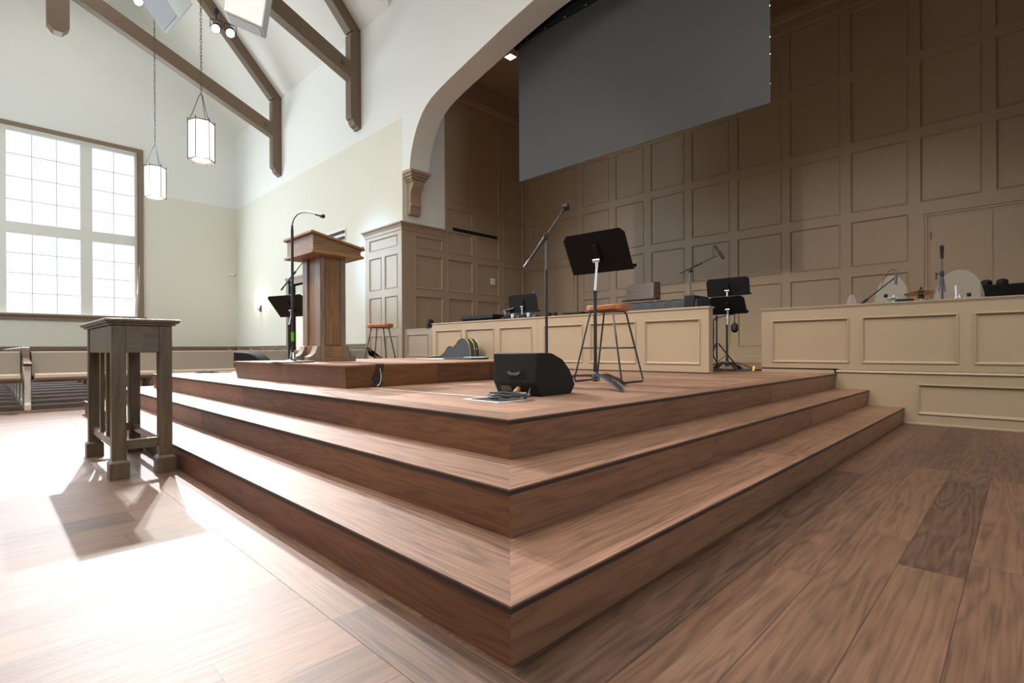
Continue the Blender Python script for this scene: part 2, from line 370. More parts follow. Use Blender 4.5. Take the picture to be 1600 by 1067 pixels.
m.prism([(XJ, YB, Z3), (XJ, YB-.02, Z3), (XJ, YB-.02, .64), (XJ, YB-.008, .655), (XJ, YB, .655)], (XR-XJ, 0, 0))
struct(m.build('wall_back', M_taupe, smooth=0))
# side wall of the chancel, left (plane x = XJ), u = y
R = [(6.213, 7.02, a, b) for a, b in [(1.40-.0, 2.075), (2.25, 3.047), (3.214, 3.48)]]
for a, b in [(7.185, 8.0), (8.14, 8.95)]: R += [(a, b, .84, 2.075), (a, b, 2.25, 3.05), (a, b, 3.21, 3.74), (a, b, 3.94, 4.32), (a, b, 4.475, 5.56), (a, b, 5.73, 6.83)]
R += [(9.11, 9.90, a, b) for a, b in [(.84, 2.075), (2.25, 3.067), (3.185, 4.317), (4.45, 5.587), (5.72, 6.83)]]
m = MB(); m.add([], [])
R[0] = (6.213, 7.02, .84, 2.075)
panel_wall(m, (XJ, 0, 0), (0, 1, 0), (1, 0, 0), [r for r in R if r[0] < 7.1], YN-.02, 7.02+.08, Z3-.5, 3.62)
panel_wall(m, (XJ, 0, 0), (0, 1, 0), (1, 0, 0), [r for r in R if r[0] > 7.1], 7.10, YB, Z3, 7.24)
prof = [(0, 6.88), (.02, 6.90), (.02, 7.08), (.05, 7.12), (.075, 7.20), (.08, 7.24), (0, 7.24)]
m.prism([(XJ+h, 6.99, z) for h, z in prof], (0, YB-6.99, 0))
struct(m.build('wall_chancel_left', M_taupe, smooth=0))
# bulkhead band and chancel ceiling
m = MB(); m.box(XJ-.3, XJ+.0, 6.4, YB, 7.24, 7.8); m.box(XJ-.3, XR+.3, YB, YB+.2, 7.24, 7.8)
struct(m.build('trim_1', M_chceil, smooth=0))
m = MB(); m.box(XJ-.3, XR+.3, 6.35, YB+.2, 7.78, 7.95); struct(m.build('ceiling_chancel', M_chceil, smooth=0))
m = MB(); m.box(XR, XR+.3, YN, YB, 0, 7.8); struct(m.build('wall_chancel_right', M_taupe, smooth=0))

# pilaster panelling on the nave face, with crown returning round the corner
m = MB()
R = [(-10.69, -9.457, 3.222, 3.49)]
for a, b in [(-10.70, -10.147), (-9.995, -9.455)]: R += [(a, b, 2.25, 3.043), (a, b, 1.30, 2.075), (a, b, .35, 1.14)]
panel_wall(m, (0, YN-.025, 0), (1, 0, 0), (0, -1, 0), R, -10.89, XJ, 0, 3.62)
m.quad((-10.89, YN-.025, 0), (-10.89, YN, 0), (-10.89, YN, 3.62), (-10.89, YN-.025, 3.62))
cp = [(0, 3.56), (.012, 3.575), (.02, 3.63), (.05, 3.69), (.085, 3.715), (.085, 3.745), (0, 3.745)]
n = len(cp)
A_ = [V((-10.89-h, YN-.025-h, z)) for h, z in cp]; B_ = [V((XJ+h, YN-.025-h, z)) for h, z in cp]; C_ = [V((XJ+h, 7.10, z)) for h, z in cp]; D_ = [V((-10.89-h, YN, z)) for h, z in cp]
vs = D_+A_+B_+C_; fs = []
for k in range(3):
    for i in range(n): fs.append([k*n+i, k*n+(i+1) % n, (k+1)*n+(i+1) % n, (k+1)*n+i])
fs += [list(range(n)), [3*n+i for i in range(n)][::-1]]
m.add(vs, fs)
struct(m.build('wall_pilaster', M_taupe, smooth=0))

# ------------------------------------------------------------------ nave wall with the arch
ZP = 6.14    # paint line
AF = [(4.90, -8.97), (5.12, -8.945), (5.33, -8.885), (5.52, -8.81), (5.70, -8.715), (5.86, -8.60), (6.0, -8.475), (6.10, -8.35), (6.20, -8.17), (6.28, -7.95), (6.36, -7.66), (6.44, -7.33), (6.52, -6.98), (6.60, -6.63), (6.68, -6.29), (6.77, -5.89), (6.85, -5.48), (6.92, -5.1), (6.975, -4.6), (7.0, -4.1), (7.0, -3.85)]
right = [(z, -7.7-x) for z, x in AF[::-1]][1:]
ARCH = AF+right                # z, x along the arch
ARCH = [(z, x) for z, x in ARCH]
m = MB()
# left part of the nave wall: dado, cream field, white field
DX0, DX1, DZ = -15.6, -13.1, 2.85
m.box(XW-.2, DX0, YN, YN+.2, .93, ZP, 1); m.box(DX1, -10.89, YN, YN+.2, .93, ZP, 1); m.box(DX0, DX1, YN, YN+.2, DZ, ZP, 1)
m.box(XW-.2, XJ-.0, YN, YN+.2, ZP, EAVE+.1, 0)
m.box(-10.89, XJ, YN, YN+.2, 3.62, ZP, 1)
m.box(XW-.2, DX0, YN, YN+.2, 0, .93, 2); m.box(DX1, -10.89, YN, YN+.2, 0, .93, 2); m.box(-10.89, XJ-.02, YN, YN+.2, 0, 3.62, 2)
# jamb return
m.box(XJ-.3, XJ, YN+.2, 7.10, 3.62, 7.3, 0)
# tall gable above the arch and eave
m.quad((XJ, YN, 7.0), (XR, YN, 7.0), (XR, YN, EAVE), (XJ, YN, EAVE), 0) if False else None
outer = [(z, x) for z, x in ARCH]
topz = EAVE+7
for k in range(len(outer)-1):
    (za, xa_), (zb, xb_) = outer[k], outer[k+1]
    m.quad((xa_, YN, za), (xb_, YN, zb), (xb_, YN, topz), (xa_, YN, topz), 0)
    m.quad((xa_, YN, za), (xb_, YN, zb), (xb_, 6.40, zb), (xa_, 6.40, za), 0)
    m.quad((xa_, 6.40, za), (xb_, 6.40, zb), (xb_, 6.40, 8), (xa_, 6.40, 8), 0)
m.quad((XJ, YN, 4.90), (AF[0][1], YN, 4.90), (AF[0][1], YN, topz), (XJ, YN, topz), 0)
m.quad((XJ, 6.40, 4.90), (AF[0][1], 6.40, 4.90), (AF[0][1], 6.40, 8), (XJ, 6.40, 8), 0)
m.quad((XJ, YN, 4.90), (AF[0][1], YN, 4.90), (AF[0][1], 6.40, 4.90), (XJ, 6.40, 4.90), 0)
m.quad((XW, YN+.001, EAVE), (XJ, YN+.001, EAVE), (XJ, YN+.001, topz), (-9.8, YN+.001, topz), 0)
m.box(XR, 13, YN, YN+.2, 0, 16, 0)
struct(m.build('wall_nave', [M_white, M_cream, M_taupe], smooth=0))
for o in []: pass

# ------------------------------------------------------------------ roof (transept vault meets the nave vault in valleys)
m = MB(); X1, X2 = -9.8, 2.1; NX = (X1+X2)/2; NR = (X2-X1)/2
zr = EAVE+HALF*SL; xap = X1+HALF; xap2 = X2-HALF
m.quad((XW-.2, YN, EAVE), (X1, YN, EAVE), (xap, RIDGE, zr), (XW-.2, RIDGE, zr))
m.quad((XW-.2, YS, EAVE), (X1, YS, EAVE), (xap, RIDGE, zr), (XW-.2, RIDGE, zr))
m.quad((13, YN, EAVE), (X2, YN, EAVE), (xap2, RIDGE, zr), (13, RIDGE, zr)); m.quad((13, YS, EAVE), (X2, YS, EAVE), (xap2, RIDGE, zr), (13, RIDGE, zr))
zn = EAVE+NR*SL
m.add([(X1, YN, EAVE), (xap, RIDGE, zr), (X1, YS, EAVE), (X1, -13, EAVE), (NX, -13, zn), (NX, YN, zn)], [[0, 1, 2, 3, 4, 5]])
m.add([(X2, YN, EAVE), (xap2, RIDGE, zr), (X2, YS, EAVE), (X2, -13, EAVE), (NX, -13, zn), (NX, YN, zn)], [[0, 1, 2, 3, 4, 5]])
struct(m.build('ceiling', M_ceil, smooth=0))
# remaining shell
m = MB(); m.box(XW, X1, YS-.2, YS, 0, EAVE, 0); m.box(X2, 13, YS-.2, YS, 0, EAVE, 0); struct(m.build('wall_transept', M_cream, smooth=0))
m = MB(); m.box(X1-.2, X1, -13, YS-.2, 0, EAVE, 0); m.box(X2, X2+.2, -13, YS-.2, 0, EAVE, 0); struct(m.build('wall_nave_side', M_cream, smooth=0))
m = MB(); m.box(13, 13.2, YS, YN, 0, EAVE, 0); m.prism([(13, YS, EAVE), (13, YN, EAVE), (13, RIDGE, zr)], (.2, 0, 0)); struct(m.build('wall_right', M_cream, smooth=0))
m = MB(); m.box(X1, X2, -13.2, -13, 0, EAVE, 0); m.prism([(X1, -13, EAVE), (X2, -13, EAVE), (NX, -13, zn)], (0, -.2, 0)); struct(m.build('wall_rear', M_cream, smooth=0))

# far wall with the tall window
WY0, WY1, WZ0, WZ1 = -1.93, 2.81, 1.93, 7.48
m = MB()
def wl(y0, y1, z0, z1):
    for a, b, mi in [(0, .93, 2), (.93, 6.17, 1), (6.17, 99, 0)]:
        lo, hi = max(z0, a), min(z1, b)
        if hi > lo: m.box(XW-.3, XW, y0, y1, lo, hi, mi)
wl(YS, WY0, 0, EAVE); wl(WY1, YN+.1, 0, EAVE); wl(WY0, WY1, 0, WZ0); wl(WY0, WY1, WZ1, EAVE)
m.prism([(XW, YS, EAVE), (XW, YN, EAVE), (XW, RIDGE, zr)], (-.2, 0, 0), 0)
m.box(XW, XW+.03, YS, YN, .86, .93, 2); m.box(XW, XW+.05, YS, YN, .93, .96, 2)
struct(m.build('wall_left', [M_white, M_cream, M_trim], smooth=0))
# dado cap and baseboards on the nave wall
m = MB()
for a, b in [(XW, DX0-.15), (DX1+.15, -10.90)]:
    m.box(a, b, YN-.03, YN, .86, .93); m.box(a, b, YN-.05, YN, .93, .96); m.box(a, b, YN-.02, YN, 0, .15)
    m.box(a, b, YN-.012, YN, .70, .72)
struct(m.build('trim_2', M_trim, smooth=0))

win = MB()    # casing
c = .13
win.box(XW, XW+.05, WY0-c, WY1+c, WZ1, WZ1+c); win.box(XW, XW+.05, WY1, WY1+c, WZ0, WZ1); win.box(XW, XW+.05, WY0-c, WY0, WZ0, WZ1)
win.box(XW, XW+.12, WY0-.25, WY1+.2, WZ0-.04, WZ0+.02); win.box(XW, XW+.05, WY0-c, WY1+c, WZ0-.17, WZ0-.04)
win.box(XW-.26, XW, WY1-.03, WY1, WZ0, WZ1); win.box(XW-.26, XW, WY0, WY0+.03, WZ0, WZ1)
w1 = struct(win.build('window_1', M_trim, smooth=0))
mu = MB(); XP = XW-.16
colsw = [(-1.84, -.72), (-.40, 1.30), (1.60, 2.72)]; rowsw = [(1.98, 4.36), (4.68, 7.40)]
ys = [WY0+.03]+[q for a in colsw for q in a]+[WY1-.03]
for i in range(0, len(ys), 2): mu.box(XP-.08, XP+.05, ys[i], ys[i+1], WZ0, WZ1)
for za, zb in [(WZ0, 1.98), (4.36, 4.68), (7.40, WZ1)]:
    for a, b in colsw: mu.box(XP-.079, XP+.049, a, b, za, zb)
mu.build('window_frame', M_mull, w1, smooth=0)
mt = MB()
for (a, b), nn in zip(colsw, (2, 3, 2)):
    for (za, zb) in rowsw:
        for k in range(1, nn): y = a+(b-a)*k/nn; mt.box(XP-.03, XP-.005, y-.009, y+.009, za, zb)
        for k in range(1, 4): z = za+(zb-za)*k/4; mt.box(XP-.03, XP-.005, a, b, z-.009, z+.009)
mt.build('muntin_grid', mat('muntin_paint', srgb(196, 206, 208), .5), w1, smooth=0)
for (a, b) in colsw:
    for (za, zb) in rowsw:
        g = MB(); g.box(XP-.04, XP-.034, a, b, za, zb); g.build('window_pane', M_glass, w1, smooth=0)

# open doorway in the nave wall (behind the lectern)
d = MB(); c = .16
d.box(DX0-c, DX0, YN-.03, YN+.22, 0, DZ+c); d.box(DX1, DX1+c, YN-.03, YN+.22, 0, DZ+c); d.box(DX0, DX1, YN-.03, YN+.22, DZ, DZ+c)
d.box(DX0-c-.03, DX1+c+.03, YN-.05, YN+.02, DZ+c, DZ+c+.06)
dr = struct(d.build('door_1', M_trim, smooth=0))
m = MB(); m.box(DX0-1, DX1+1, YN+2.2, YN+2.3, 0, 3.4, 0); m.box(DX0-1, DX1+1, YN+.22, YN+2.2, 3.2, 3.3); m.box(DX0-1.1, DX0-1, YN+.2, YN+2.3, 0, 3.3); m.box(DX1+1, DX1+1.1, YN+.2, YN+2.3, 0, 3.3); m.box(DX0-1, DX1+1, YN+.2, YN+2.3, -.1, 0)
struct(m.build('wall_hallway', M_white, smooth=0))
hl = bpy.data.lights.new('hallway_light', 'AREA'); hl.energy = 60; hl.size = 1.2; ho = bpy.data.objects.new('hallway_light', hl); C.objects.link(ho); ho.location = (-14.3, YN+1.2, 3.15)

# double doors in the panelled wall
def ddoor(name, x0, x1, ztop, seam_x, hinge_side):
    d = MB(); c = .12
    for k, (o_, h) in enumerate([(0, .05), (.04, .035), (.08, .02)]):
        d.box(x0-c+o_, x0-c+o_+.038, YB-h, YB, Z3, ztop+c-o_); d.box(x1+c-o_-.038, x1+c-o_, YB-h, YB, Z3, ztop+c-o_)
        d.box(x0-c+o_+.038, x1+c-o_-.038, YB-h, YB, ztop+c-o_-.038, ztop+c-o_)
    r = struct(d.build(name, M_taupe, smooth=0))
    l1 = MB(); l1.box(x0, seam_x-.003, YB-.022, YB-.001, Z3, ztop); a = l1.build('door_leaf', M_taupe, r, smooth=0)
    if seam_x < x1-.05:
        l2 = MB(); l2.box(seam_x+.003, x1, YB-.016, YB-.001, Z3, ztop); l2.build('door_leaf', M_taupe, r, smooth=0)
    for z in (1.0, 1.68, 2.62):
        hx = x0+.0 if hinge_side < 0 else x1
        h = MB(); h.cyl((hx, YB-.035, z-.06), (hx, YB-.035, z+.06), .010, n=8); h.build('hinge', M_trim, r)
ddoor('door_2', -9.0, -7.50, 2.93, -7.50, 1)
ddoor('door_3', -.18, 1.32, 2.90, .57, -1)

# ------------------------------------------------------------------ corbel, vents, wall fittings
kb = thing('corbel', 'taupe scrolled corbel carrying the foot of the white arch', 'corbel', (XJ, 5.94, 4.86))
sv = [(0, -.95), (.03, -.95), (.10, -.93), (.12, -.86), (.12, -.76), (.15, -.74), (.15, -.70), (.13, -.66), (.13, -.50), (.16, -.40), (.22, -.32), (.24, -.24), (.25, -.18), (0, -.18)]
m = MB(); m.prism([(x, .06, z) for x, z in sv], (0, .30, 0)); m.build('bracket', M_taupe, kb, bevel=.006)
m = MB()
for h, za, zb in [(.03, -.20, -.15), (.06, -.15, -.09), (.10, -.09, -.03), (.13, -.03, .04)]:
    m.box(0, .21+h, .06-h, .36+h, za, zb)
m.build('capital', M_taupe, kb, bevel=.008)

m = MB(); m.box(XJ+.0, XJ+.012, 7.35, 8.88, 3.775, 3.855)
tv = thing('linear_vent', 'long narrow black slot vent in the taupe side wall of the chancel', 'vent', (0, 0, 0))
m.build('vent_frame', M_dark, tv, smooth=0)
m = MB(); m.box(XJ+.012, XJ+.016, 7.37, 8.86, 3.812, 3.818); m.build('vent_slat', M_black, tv, smooth=0)
tv = thing('wall_vent', 'white wall vent with two dark slots above and behind the lectern', 'vent', (-12.75, YN, 3.85))
m = MB(); m.box(-.35, .83, -.02, 0, -.12, .22); m.build('vent_plate', M_white, tv, smooth=0)
for z in (-.06, .10):
    m = MB(); m.box(-.30, .80, -.035, -.018, z-.035, z+.045); m.build('vent_slot', M_dark, tv, smooth=0)
tt = thing('wall_thermostat', 'small white control plate on the taupe chancel side wall', 'thermostat', (XJ, 8.70, 2.615))
m = MB(); m.box(0, .02, -.075, .075, -.085, .085); m.build('plate', M_plate, tt, bevel=.006)
m = MB(); m.box(.02, .03, -.035, .035, -.05, .04); m.build('display', M_spk, tt, bevel=.003)
sc = thing('security_camera', 'small white security camera on the cream far wall near the corner', 'camera', (XW, 5.66, 3.67))
m = MB(); m.lathe((0, 0, 0), [(.05, 0), (.05, .03), (.02, .04)], axis=(1, 0, 0)); m.build('mount', M_plate, sc)
m = MB(); m.cyl((.06, -.08, 0), (.10, .10, -.02), .045, .045); m.build('body', M_plate, sc)
m = MB(); m.cyl((.10, .10, -.02), (.103, .115, -.022), .03); m.build('lens', M_black, sc)
ws = thing('wall_sconce', 'glowing wall sconce on the cream wall left of the doorway', 'sconce', (-17.95, YN, 2.2))
m = MB(); m.box(-.05, .05, -.04, 0, -.05, .16); m.cyl((0, -.04, .0), (0, -.12, .05), .014); m.build('backplate', M_brownm, ws, bevel=.005)
m = MB(); m.lathe((0, -.13, .08), [(.05, 0), (.07, .02), (.075, .25), (.06, .27)], 16); m.build('lamp_shade', M_glow, ws)
l = bpy.data.lights.new('sconce_light', 'POINT'); l.energy = 14; l.color = (1, .9, .75); l.shadow_soft_size = .06; lo = bpy.data.objects.new('sconce_light', l); C.objects.link(lo); lo.location = (-17.95, YN-.25, 2.5)
fe = thing('extinguisher_cabinet', 'white cabinet with a red fire extinguisher seen through the doorway', 'fire extinguisher cabinet', (-15.6, YN+2.1, 0))
m = MB(); m.box(-.15, .75, 0, .08, .75, 1.65); m.box(-.15, .75, -.02, 0, 1.55, 1.65); m.box(-.15, .75, -.02, 0, .75, .85); m.box(-.15, -.05, -.02, 0, .85, 1.55); m.box(.65, .75, -.02, 0, .85, 1.55); m.build('cabinet', M_plate, fe)
m = MB(); m.lathe((.25, -.03, .88), [(.10, 0), (.11, .02), (.11, .42), (.07, .50), (.03, .54), (.03, .58)], 16); m.build('extinguisher', M_red, fe)

# recessed downlights in the chancel ceiling
base = None
for k, (x, y) in enumerate([(-7.81, 7.95), (-5.17, 7.95), (-2.53, 7.95), (.11, 7.95)]):
    rl = thing('recessed_downlight', ['lit square downlight in the chancel ceiling left of the screen', 'square downlight in the chancel ceiling behind the left part of the screen', 'square downlight in the chancel ceiling behind the right part of the screen', 'square downlight in the chancel ceiling right of the screen'][k], 'ceiling light', (x, y, 7.78), 0, 'square downlights in the chancel ceiling')
    m = MB()
    for s in (-1, 1): m.box(-.12, .12, s*.11-.01, s*.11+.01, -.012, 0); m.box(s*.11-.01, s*.11+.01, -.10, .10, -.012, 0)
    m.build('frame', M_plate, rl, smooth=0)
    m = MB(); m.box(-.10, .10, -.10, .10, -.006, -.001); m.build('diffuser', M_led, rl, smooth=0)
    spot('downlight_beam', (x, y, 7.72), (x, y, 0), 90, 50, .9, WARM, .1)

# ------------------------------------------------------------------ projection screen
ps = thing('projection_screen', 'large dark grey projection screen hanging inside the arch', 'projection screen', (-3.85, 6.53, 0))
m = MB(); m.box(-2.335, 2.335, 0, .012, 4.10, 7.2); m.build('screen_surface', M_screen, ps, smooth=0)
m = MB(); m.box(-2.47, 2.47, -.04, .10, 6.86, 7.35); m.prism([(-2.47, -.05, 6.93), (-2.47, .06, 6.93), (-2.47, .06, 6.76), (-2.47, -.02, 6.80)], (4.94, 0, 0)); m.build('housing', M_black, ps, smooth=0)
for k in range(10):
    m = MB(); x = -2.06+k*.4645; m.cyl((x, -.045, 6.785), (x, -.055, 6.785), .016, n=12); m.build('eyelet', M_steel, ps)
for z in (4.35, 4.75, 4.98, 5.4):
    m = MB(); m.cyl((2.335, 0, z), (2.35, -.008, z), .014, n=8); m.build('side_clip', M_steel, ps)

# ------------------------------------------------------------------ knee walls
kw = thing('knee_wall', 'long low taupe panelled knee wall across the stage in front of the keyboard', 'knee wall', (0, 4.9, 0))
m = MB(); R = [(a, b, .61, 1.147) for a, b in [(-6.76, -6.04), (-5.93, -5.22), (-5.09, -4.386), (-4.155, -3.442), (-3.322, -2.605), (-2.487, -1.76)]]
x0, x1 = -6.87, -1.66
panel_wall(m, (0, 0, 0), (1, 0, 0), (0, -1, 0), R, x0, x1, Z3+.004, 1.26)
m.hexa([(x0, 0, Z3+.004), (x1, 0, Z3+.004), (x1, .11, Z3+.004), (x0, .11, Z3+.004), (x0, 0, 1.26), (x1, 0, 1.26), (x1, .11, 1.26), (x0, .11, 1.26)])
m.f.pop(-4); m.m.pop()
m.box(x0, x0+.1, .11, .60, Z3+.004, 1.26)
m.build('panelled_front', M_taupe, kw, smooth=0)
m = MB(); m.box(x0-.01, x1+.012, -.012, .13, 1.26, 1.282); m.box(x0-.01, x0+.11, .13, .60, 1.26, 1.282); m.build('cap', M_taupe, kw, smooth=0, bevel=.004)
m = MB(); m.box(x0, x1, -.004, 0, .508, .522); m.build('foot_gap', M_dark, kw, smooth=0)
m = MB(); m.box(-4.276, -4.272, -.0015, 0, Z3, 1.26); m.build('joint', M_trim, kw, smooth=0)

m = MB(); R = [(-1.31, -.493, .625, 1.137), (-.378, .441, .625, 1.137), (.553, 1.37, .625, 1.137), (.11, 1.3, .104, .419)]
panel_wall(m, (0, YD, 0), (1, 0, 0), (0, -1, 0), [r for r in R if r[2] > .5], -1.43, XR, .545, 1.255)
panel_wall(m, (0, YD, 0), (1, 0, 0), (0, -1, 0), [R[3]], -.64, XR, 0, .55)
m.box(-1.43, XR, YD+.02, YD+.12, 0, 1.255)
m.quad((-1.43, YD, Z3), (-1.43, YD+.02, Z3), (-1.43, YD+.02, 1.255), (-1.43, YD, 1.255)); m.quad((-1.43, YD, Z3), (-.6, YD, Z3), (-.6, YD, .56), (-1.43, YD, .56))
m.box(-1.435, XR, YD-.006, YD+.15, 1.255, 1.27)
m.box(-1.445, XR, YD-.014, YD+.15, 1.27, 1.284)
m.prism([(-.62, YD+.001, .512), (-.62, YD-.006, .515), (-.62, YD-.018, .528), (-.62, YD-.012, .543), (-.62, YD+.001, .547)], (XR+.62, 0, 0))
m.prism([(.01, YD+.001, 0), (.01, YD-.010, 0), (.01, YD-.010, .012), (.01, YD+.001, .02)], (XR, 0, 0))
struct(m.build('wall_knee_right', M_taupe, smooth=0))
m = MB(); R = [(-9.155, -8.353, .66, 1.15), (-8.22, -7.42, .66, 1.15)]
panel_wall(m, (0, YD+.0, 0), (1, 0, 0), (0, -1, 0), R, XJ, -6.9, 0, 1.25)
m.box(XJ, -6.3, YD+.02, YD+.12, 0, 1.25); m.box(XJ, -6.3, YD-.008, YD+.14, 1.25, 1.275)
struct(m.build('wall_knee_left', M_taupe, smooth=0))

# ------------------------------------------------------------------ podium
pd = thing('podium', 'low dark oak podium block on the stage under the lectern', 'podium', (0, 0, 0))
x0, x1, y0, y1, zp = -5.20, -2.735, 1.0, 3.35, .6865
m = MB(); m.hexa([(x0+.07, y0+.012, Z3), (x1-.012, y0+.012, Z3), (x1-.06, y0+.06, Z3), (x0+.12, y0+.06, Z3), (x0, y0, zp-.012), (x1, y0, zp-.012), (x1-.06, y0+.06, zp-.012), (x0+.12, y0+.06, zp-.012)]); m.build('front_board', M_podX, pd, smooth=0)
m = MB(); m.hexa([(x1-.06, y0+.06, Z3), (x1-.012, y0+.012, Z3), (x1-.012, y1, Z3), (x1-.06, y1, Z3), (x1-.06, y0+.06, zp-.012), (x1, y0, zp-.012), (x1, y1, zp-.012), (x1-.06, y1, zp-.012)]); m.build('side_board', M_podY, pd, smooth=0)
m = MB(); m.box(x0+.07, x0+.12, y0+.06, y1, Z3, zp-.012); m.build('side_board', M_podY, pd, smooth=0)
m = MB(); m.box(x0-.004, x1+.004, y0-.004, y1, zp-.012, zp); m.build('top_board', M_deck, pd, smooth=0)

# ------------------------------------------------------------------ lectern
lc = thing('lectern', 'tall oak lectern with slanted reading desk on the podium', 'lectern', (-4.385, 1.63, zp))
hx, hy = .205, .14
m = MB()
for sx in (-1, 1):
    for sy in (-1, 1): m.box(sx*hx-(.11 if sx > 0 else 0), sx*hx+(0 if sx > 0 else .11), sy*hy-(.055 if sy > 0 else 0), sy*hy+(0 if sy > 0 else .055), 0, 1.085)
m.build('corner_post', M_lectd, lc, smooth=0, bevel=.004)
m = MB(); m.box(-hx+.02, hx-.018, -hy+.018, hy-.018, 0, 1.085); m.build('column_panel', M_lect, lc, smooth=0)
m = MB(); m.box(hx-.03, hx-.006, -hy+.06, hy-.06, .17, 1.085); m.build('inlay_panel', M_lecty, lc, smooth=0)
m = MB(); m.box(hx-.02, hx+.006, -hy+.05, hy-.045, 0, .155); m.box(-hx+.1, hx-.1, -hy-.006, -hy+.02, 0, .155); m.build('plinth_board', M_lecthy, lc, smooth=0, bevel=.003)
fp = [(0, 0), (.115, 0), (.115, .05), (.10, .055), (.085, .06), (.055, .085), (.04, .12), (.03, .155), (.012, .16), (0, .16)]
def foot(o, d, wv):      # scrolled foot bracket: origin, outward dir, width vector
    q = MB(); d = V(d); q.prism([V(o)+d*a+V((0, 0, b)) for a, b in fp], wv); q.build('foot_bracket', M_lectd, lc, bevel=.003)
foot((hx-.11, -hy, 0), (0, -1, 0), (.11, 0, 0)); foot((-hx, -hy+.0, 0), (-1, 0, 0), (0, .055, 0))
foot((-hx, hy-.055, 0), (-1, 0, 0), (0, .055, 0)); foot((hx-.11, hy, 0), (0, 1, 0), (.11, 0, 0)); foot((-hx, -hy, 0), (0, -1, 0), (.11, 0, 0)); foot((-hx, hy, 0), (0, 1, 0), (.11, 0, 0))
ax, ay = .335, .283; zb = 1.758-zp; zf = 1.955-zp; zk = 1.846-zp
m = MB(); i_ = .025
m.hexa([(-ax+i_, -ay+i_, zb+.03), (ax-i_, -ay+i_, zb+.03), (ax-i_, ay-i_, zb+.03), (-ax+i_, ay-i_, zb+.03), (-ax+i_, -ay+i_, zf), (ax-i_, -ay+i_, zf), (ax-i_, ay-i_, zk), (-ax+i_, ay-i_, zk)]); m.build('desk_box', M_lecthy, lc, smooth=0, bevel=.003)
m = MB(); m.box(-ax, ax, -ay, ay, zb, zb+.025); m.box(-ax+.015, ax-.015, -ay+.015, ay-.015, zb+.025, zb+.034); m.build('desk_base_moulding', M_lecth, lc, smooth=0, bevel=.005)
m = MB(); m.hexa([(-ax-.005, -ay-.005, zf), (ax+.005, -ay-.005, zf), (ax+.005, ay+.01, zk-.004), (-ax-.005, ay+.01, zk-.004), (-ax-.005, -ay-.005, zf+.027), (ax+.005, -ay-.005, zf+.027), (ax+.005, ay+.01, zk+.023), (-ax-.005, ay+.01, zk+.023)]); m.build('desk_top', M_lecth, lc, smooth=0, bevel=.005)
m = MB(); m.box(-ax+.01, ax-.01, ay-.012, ay+.008, zk+.02, zk+.045); m.build('book_stop', M_lecth, lc, bevel=.004)

# ------------------------------------------------------------------ side table on the floor
tb = thing('side_table', 'tall narrow dark oak table standing against the foot of the steps', 'table', (-3.67, -.188, 0))
lx, ly, lw = .50, .124, .075
for i, (sx, sy) in enumerate([(1, -1), (1, 1), (-1, -1), (-1, 1)]):
    m = MB(); cx, cy = sx*lx, sy*ly
    m.box(cx-lw/2, cx+lw/2, cy-lw/2, cy+lw/2, .09, .965); lg = m.build('leg', M_tab, tb, smooth=0, bevel=.004)
    m = MB(); f = .052; m.box(cx-f, cx+f, cy-f, cy+f, 0, .10); m.hexa([(cx-f, cy-f, .10), (cx+f, cy-f, .10), (cx+f, cy+f, .10), (cx-f, cy+f, .10), (cx-.04, cy-.04, .115), (cx+.04, cy-.04, .115), (cx+.04, cy+.04, .115), (cx-.04, cy+.04, .115)]); m.build('foot_block', M_tab, lg, smooth=0, bevel=.003)
m = MB()
for s in (-1, 1): m.box(-lx+.02, lx-.02, s*ly-.014+s*.018, s*ly+.014+s*.018, .79, .965)
m.build('long_apron', M_tab, tb, smooth=0, bevel=.002)
for s in (-1, 1):
    m = MB(); m.box(s*lx-.014+s*.018, s*lx+.014+s*.018, -ly+.02, ly-.02, .79, .965); m.build('end_apron', M_tabh, tb, smooth=0, bevel=.002)
    m = MB(); m.box(s*lx-.016, s*lx+.016, -ly+.02, ly-.02, .175, .235); m.build('stretcher', M_tabh, tb, smooth=0, bevel=.002)
    m = MB(); m.box(-lx+.02, lx-.02, s*ly-.016, s*ly+.016, .175, .225); m.build('stretcher', M_tabx, tb, smooth=0, bevel=.002)
for s in (-1,):
    for x in (-.13, .13):
        m = MB(); m.box(x-.03, x+.03, s*ly-.012, s*ly+.012, .225, .80); m.build('slat', M_tab, tb, smooth=0, bevel=.002)
m = MB(); e = .04
for o_, za, zb_ in [(e-.022, .965, .978), (e-.006, .978, .988), (e, .988, 1.005)]:
    m.box(-lx-lw/2-o_, lx+lw/2+o_, -ly-lw/2-o_, ly+lw/2+o_, za, zb_)
m.build('tabletop', M_tabx, tb, smooth=0, bevel=.004)

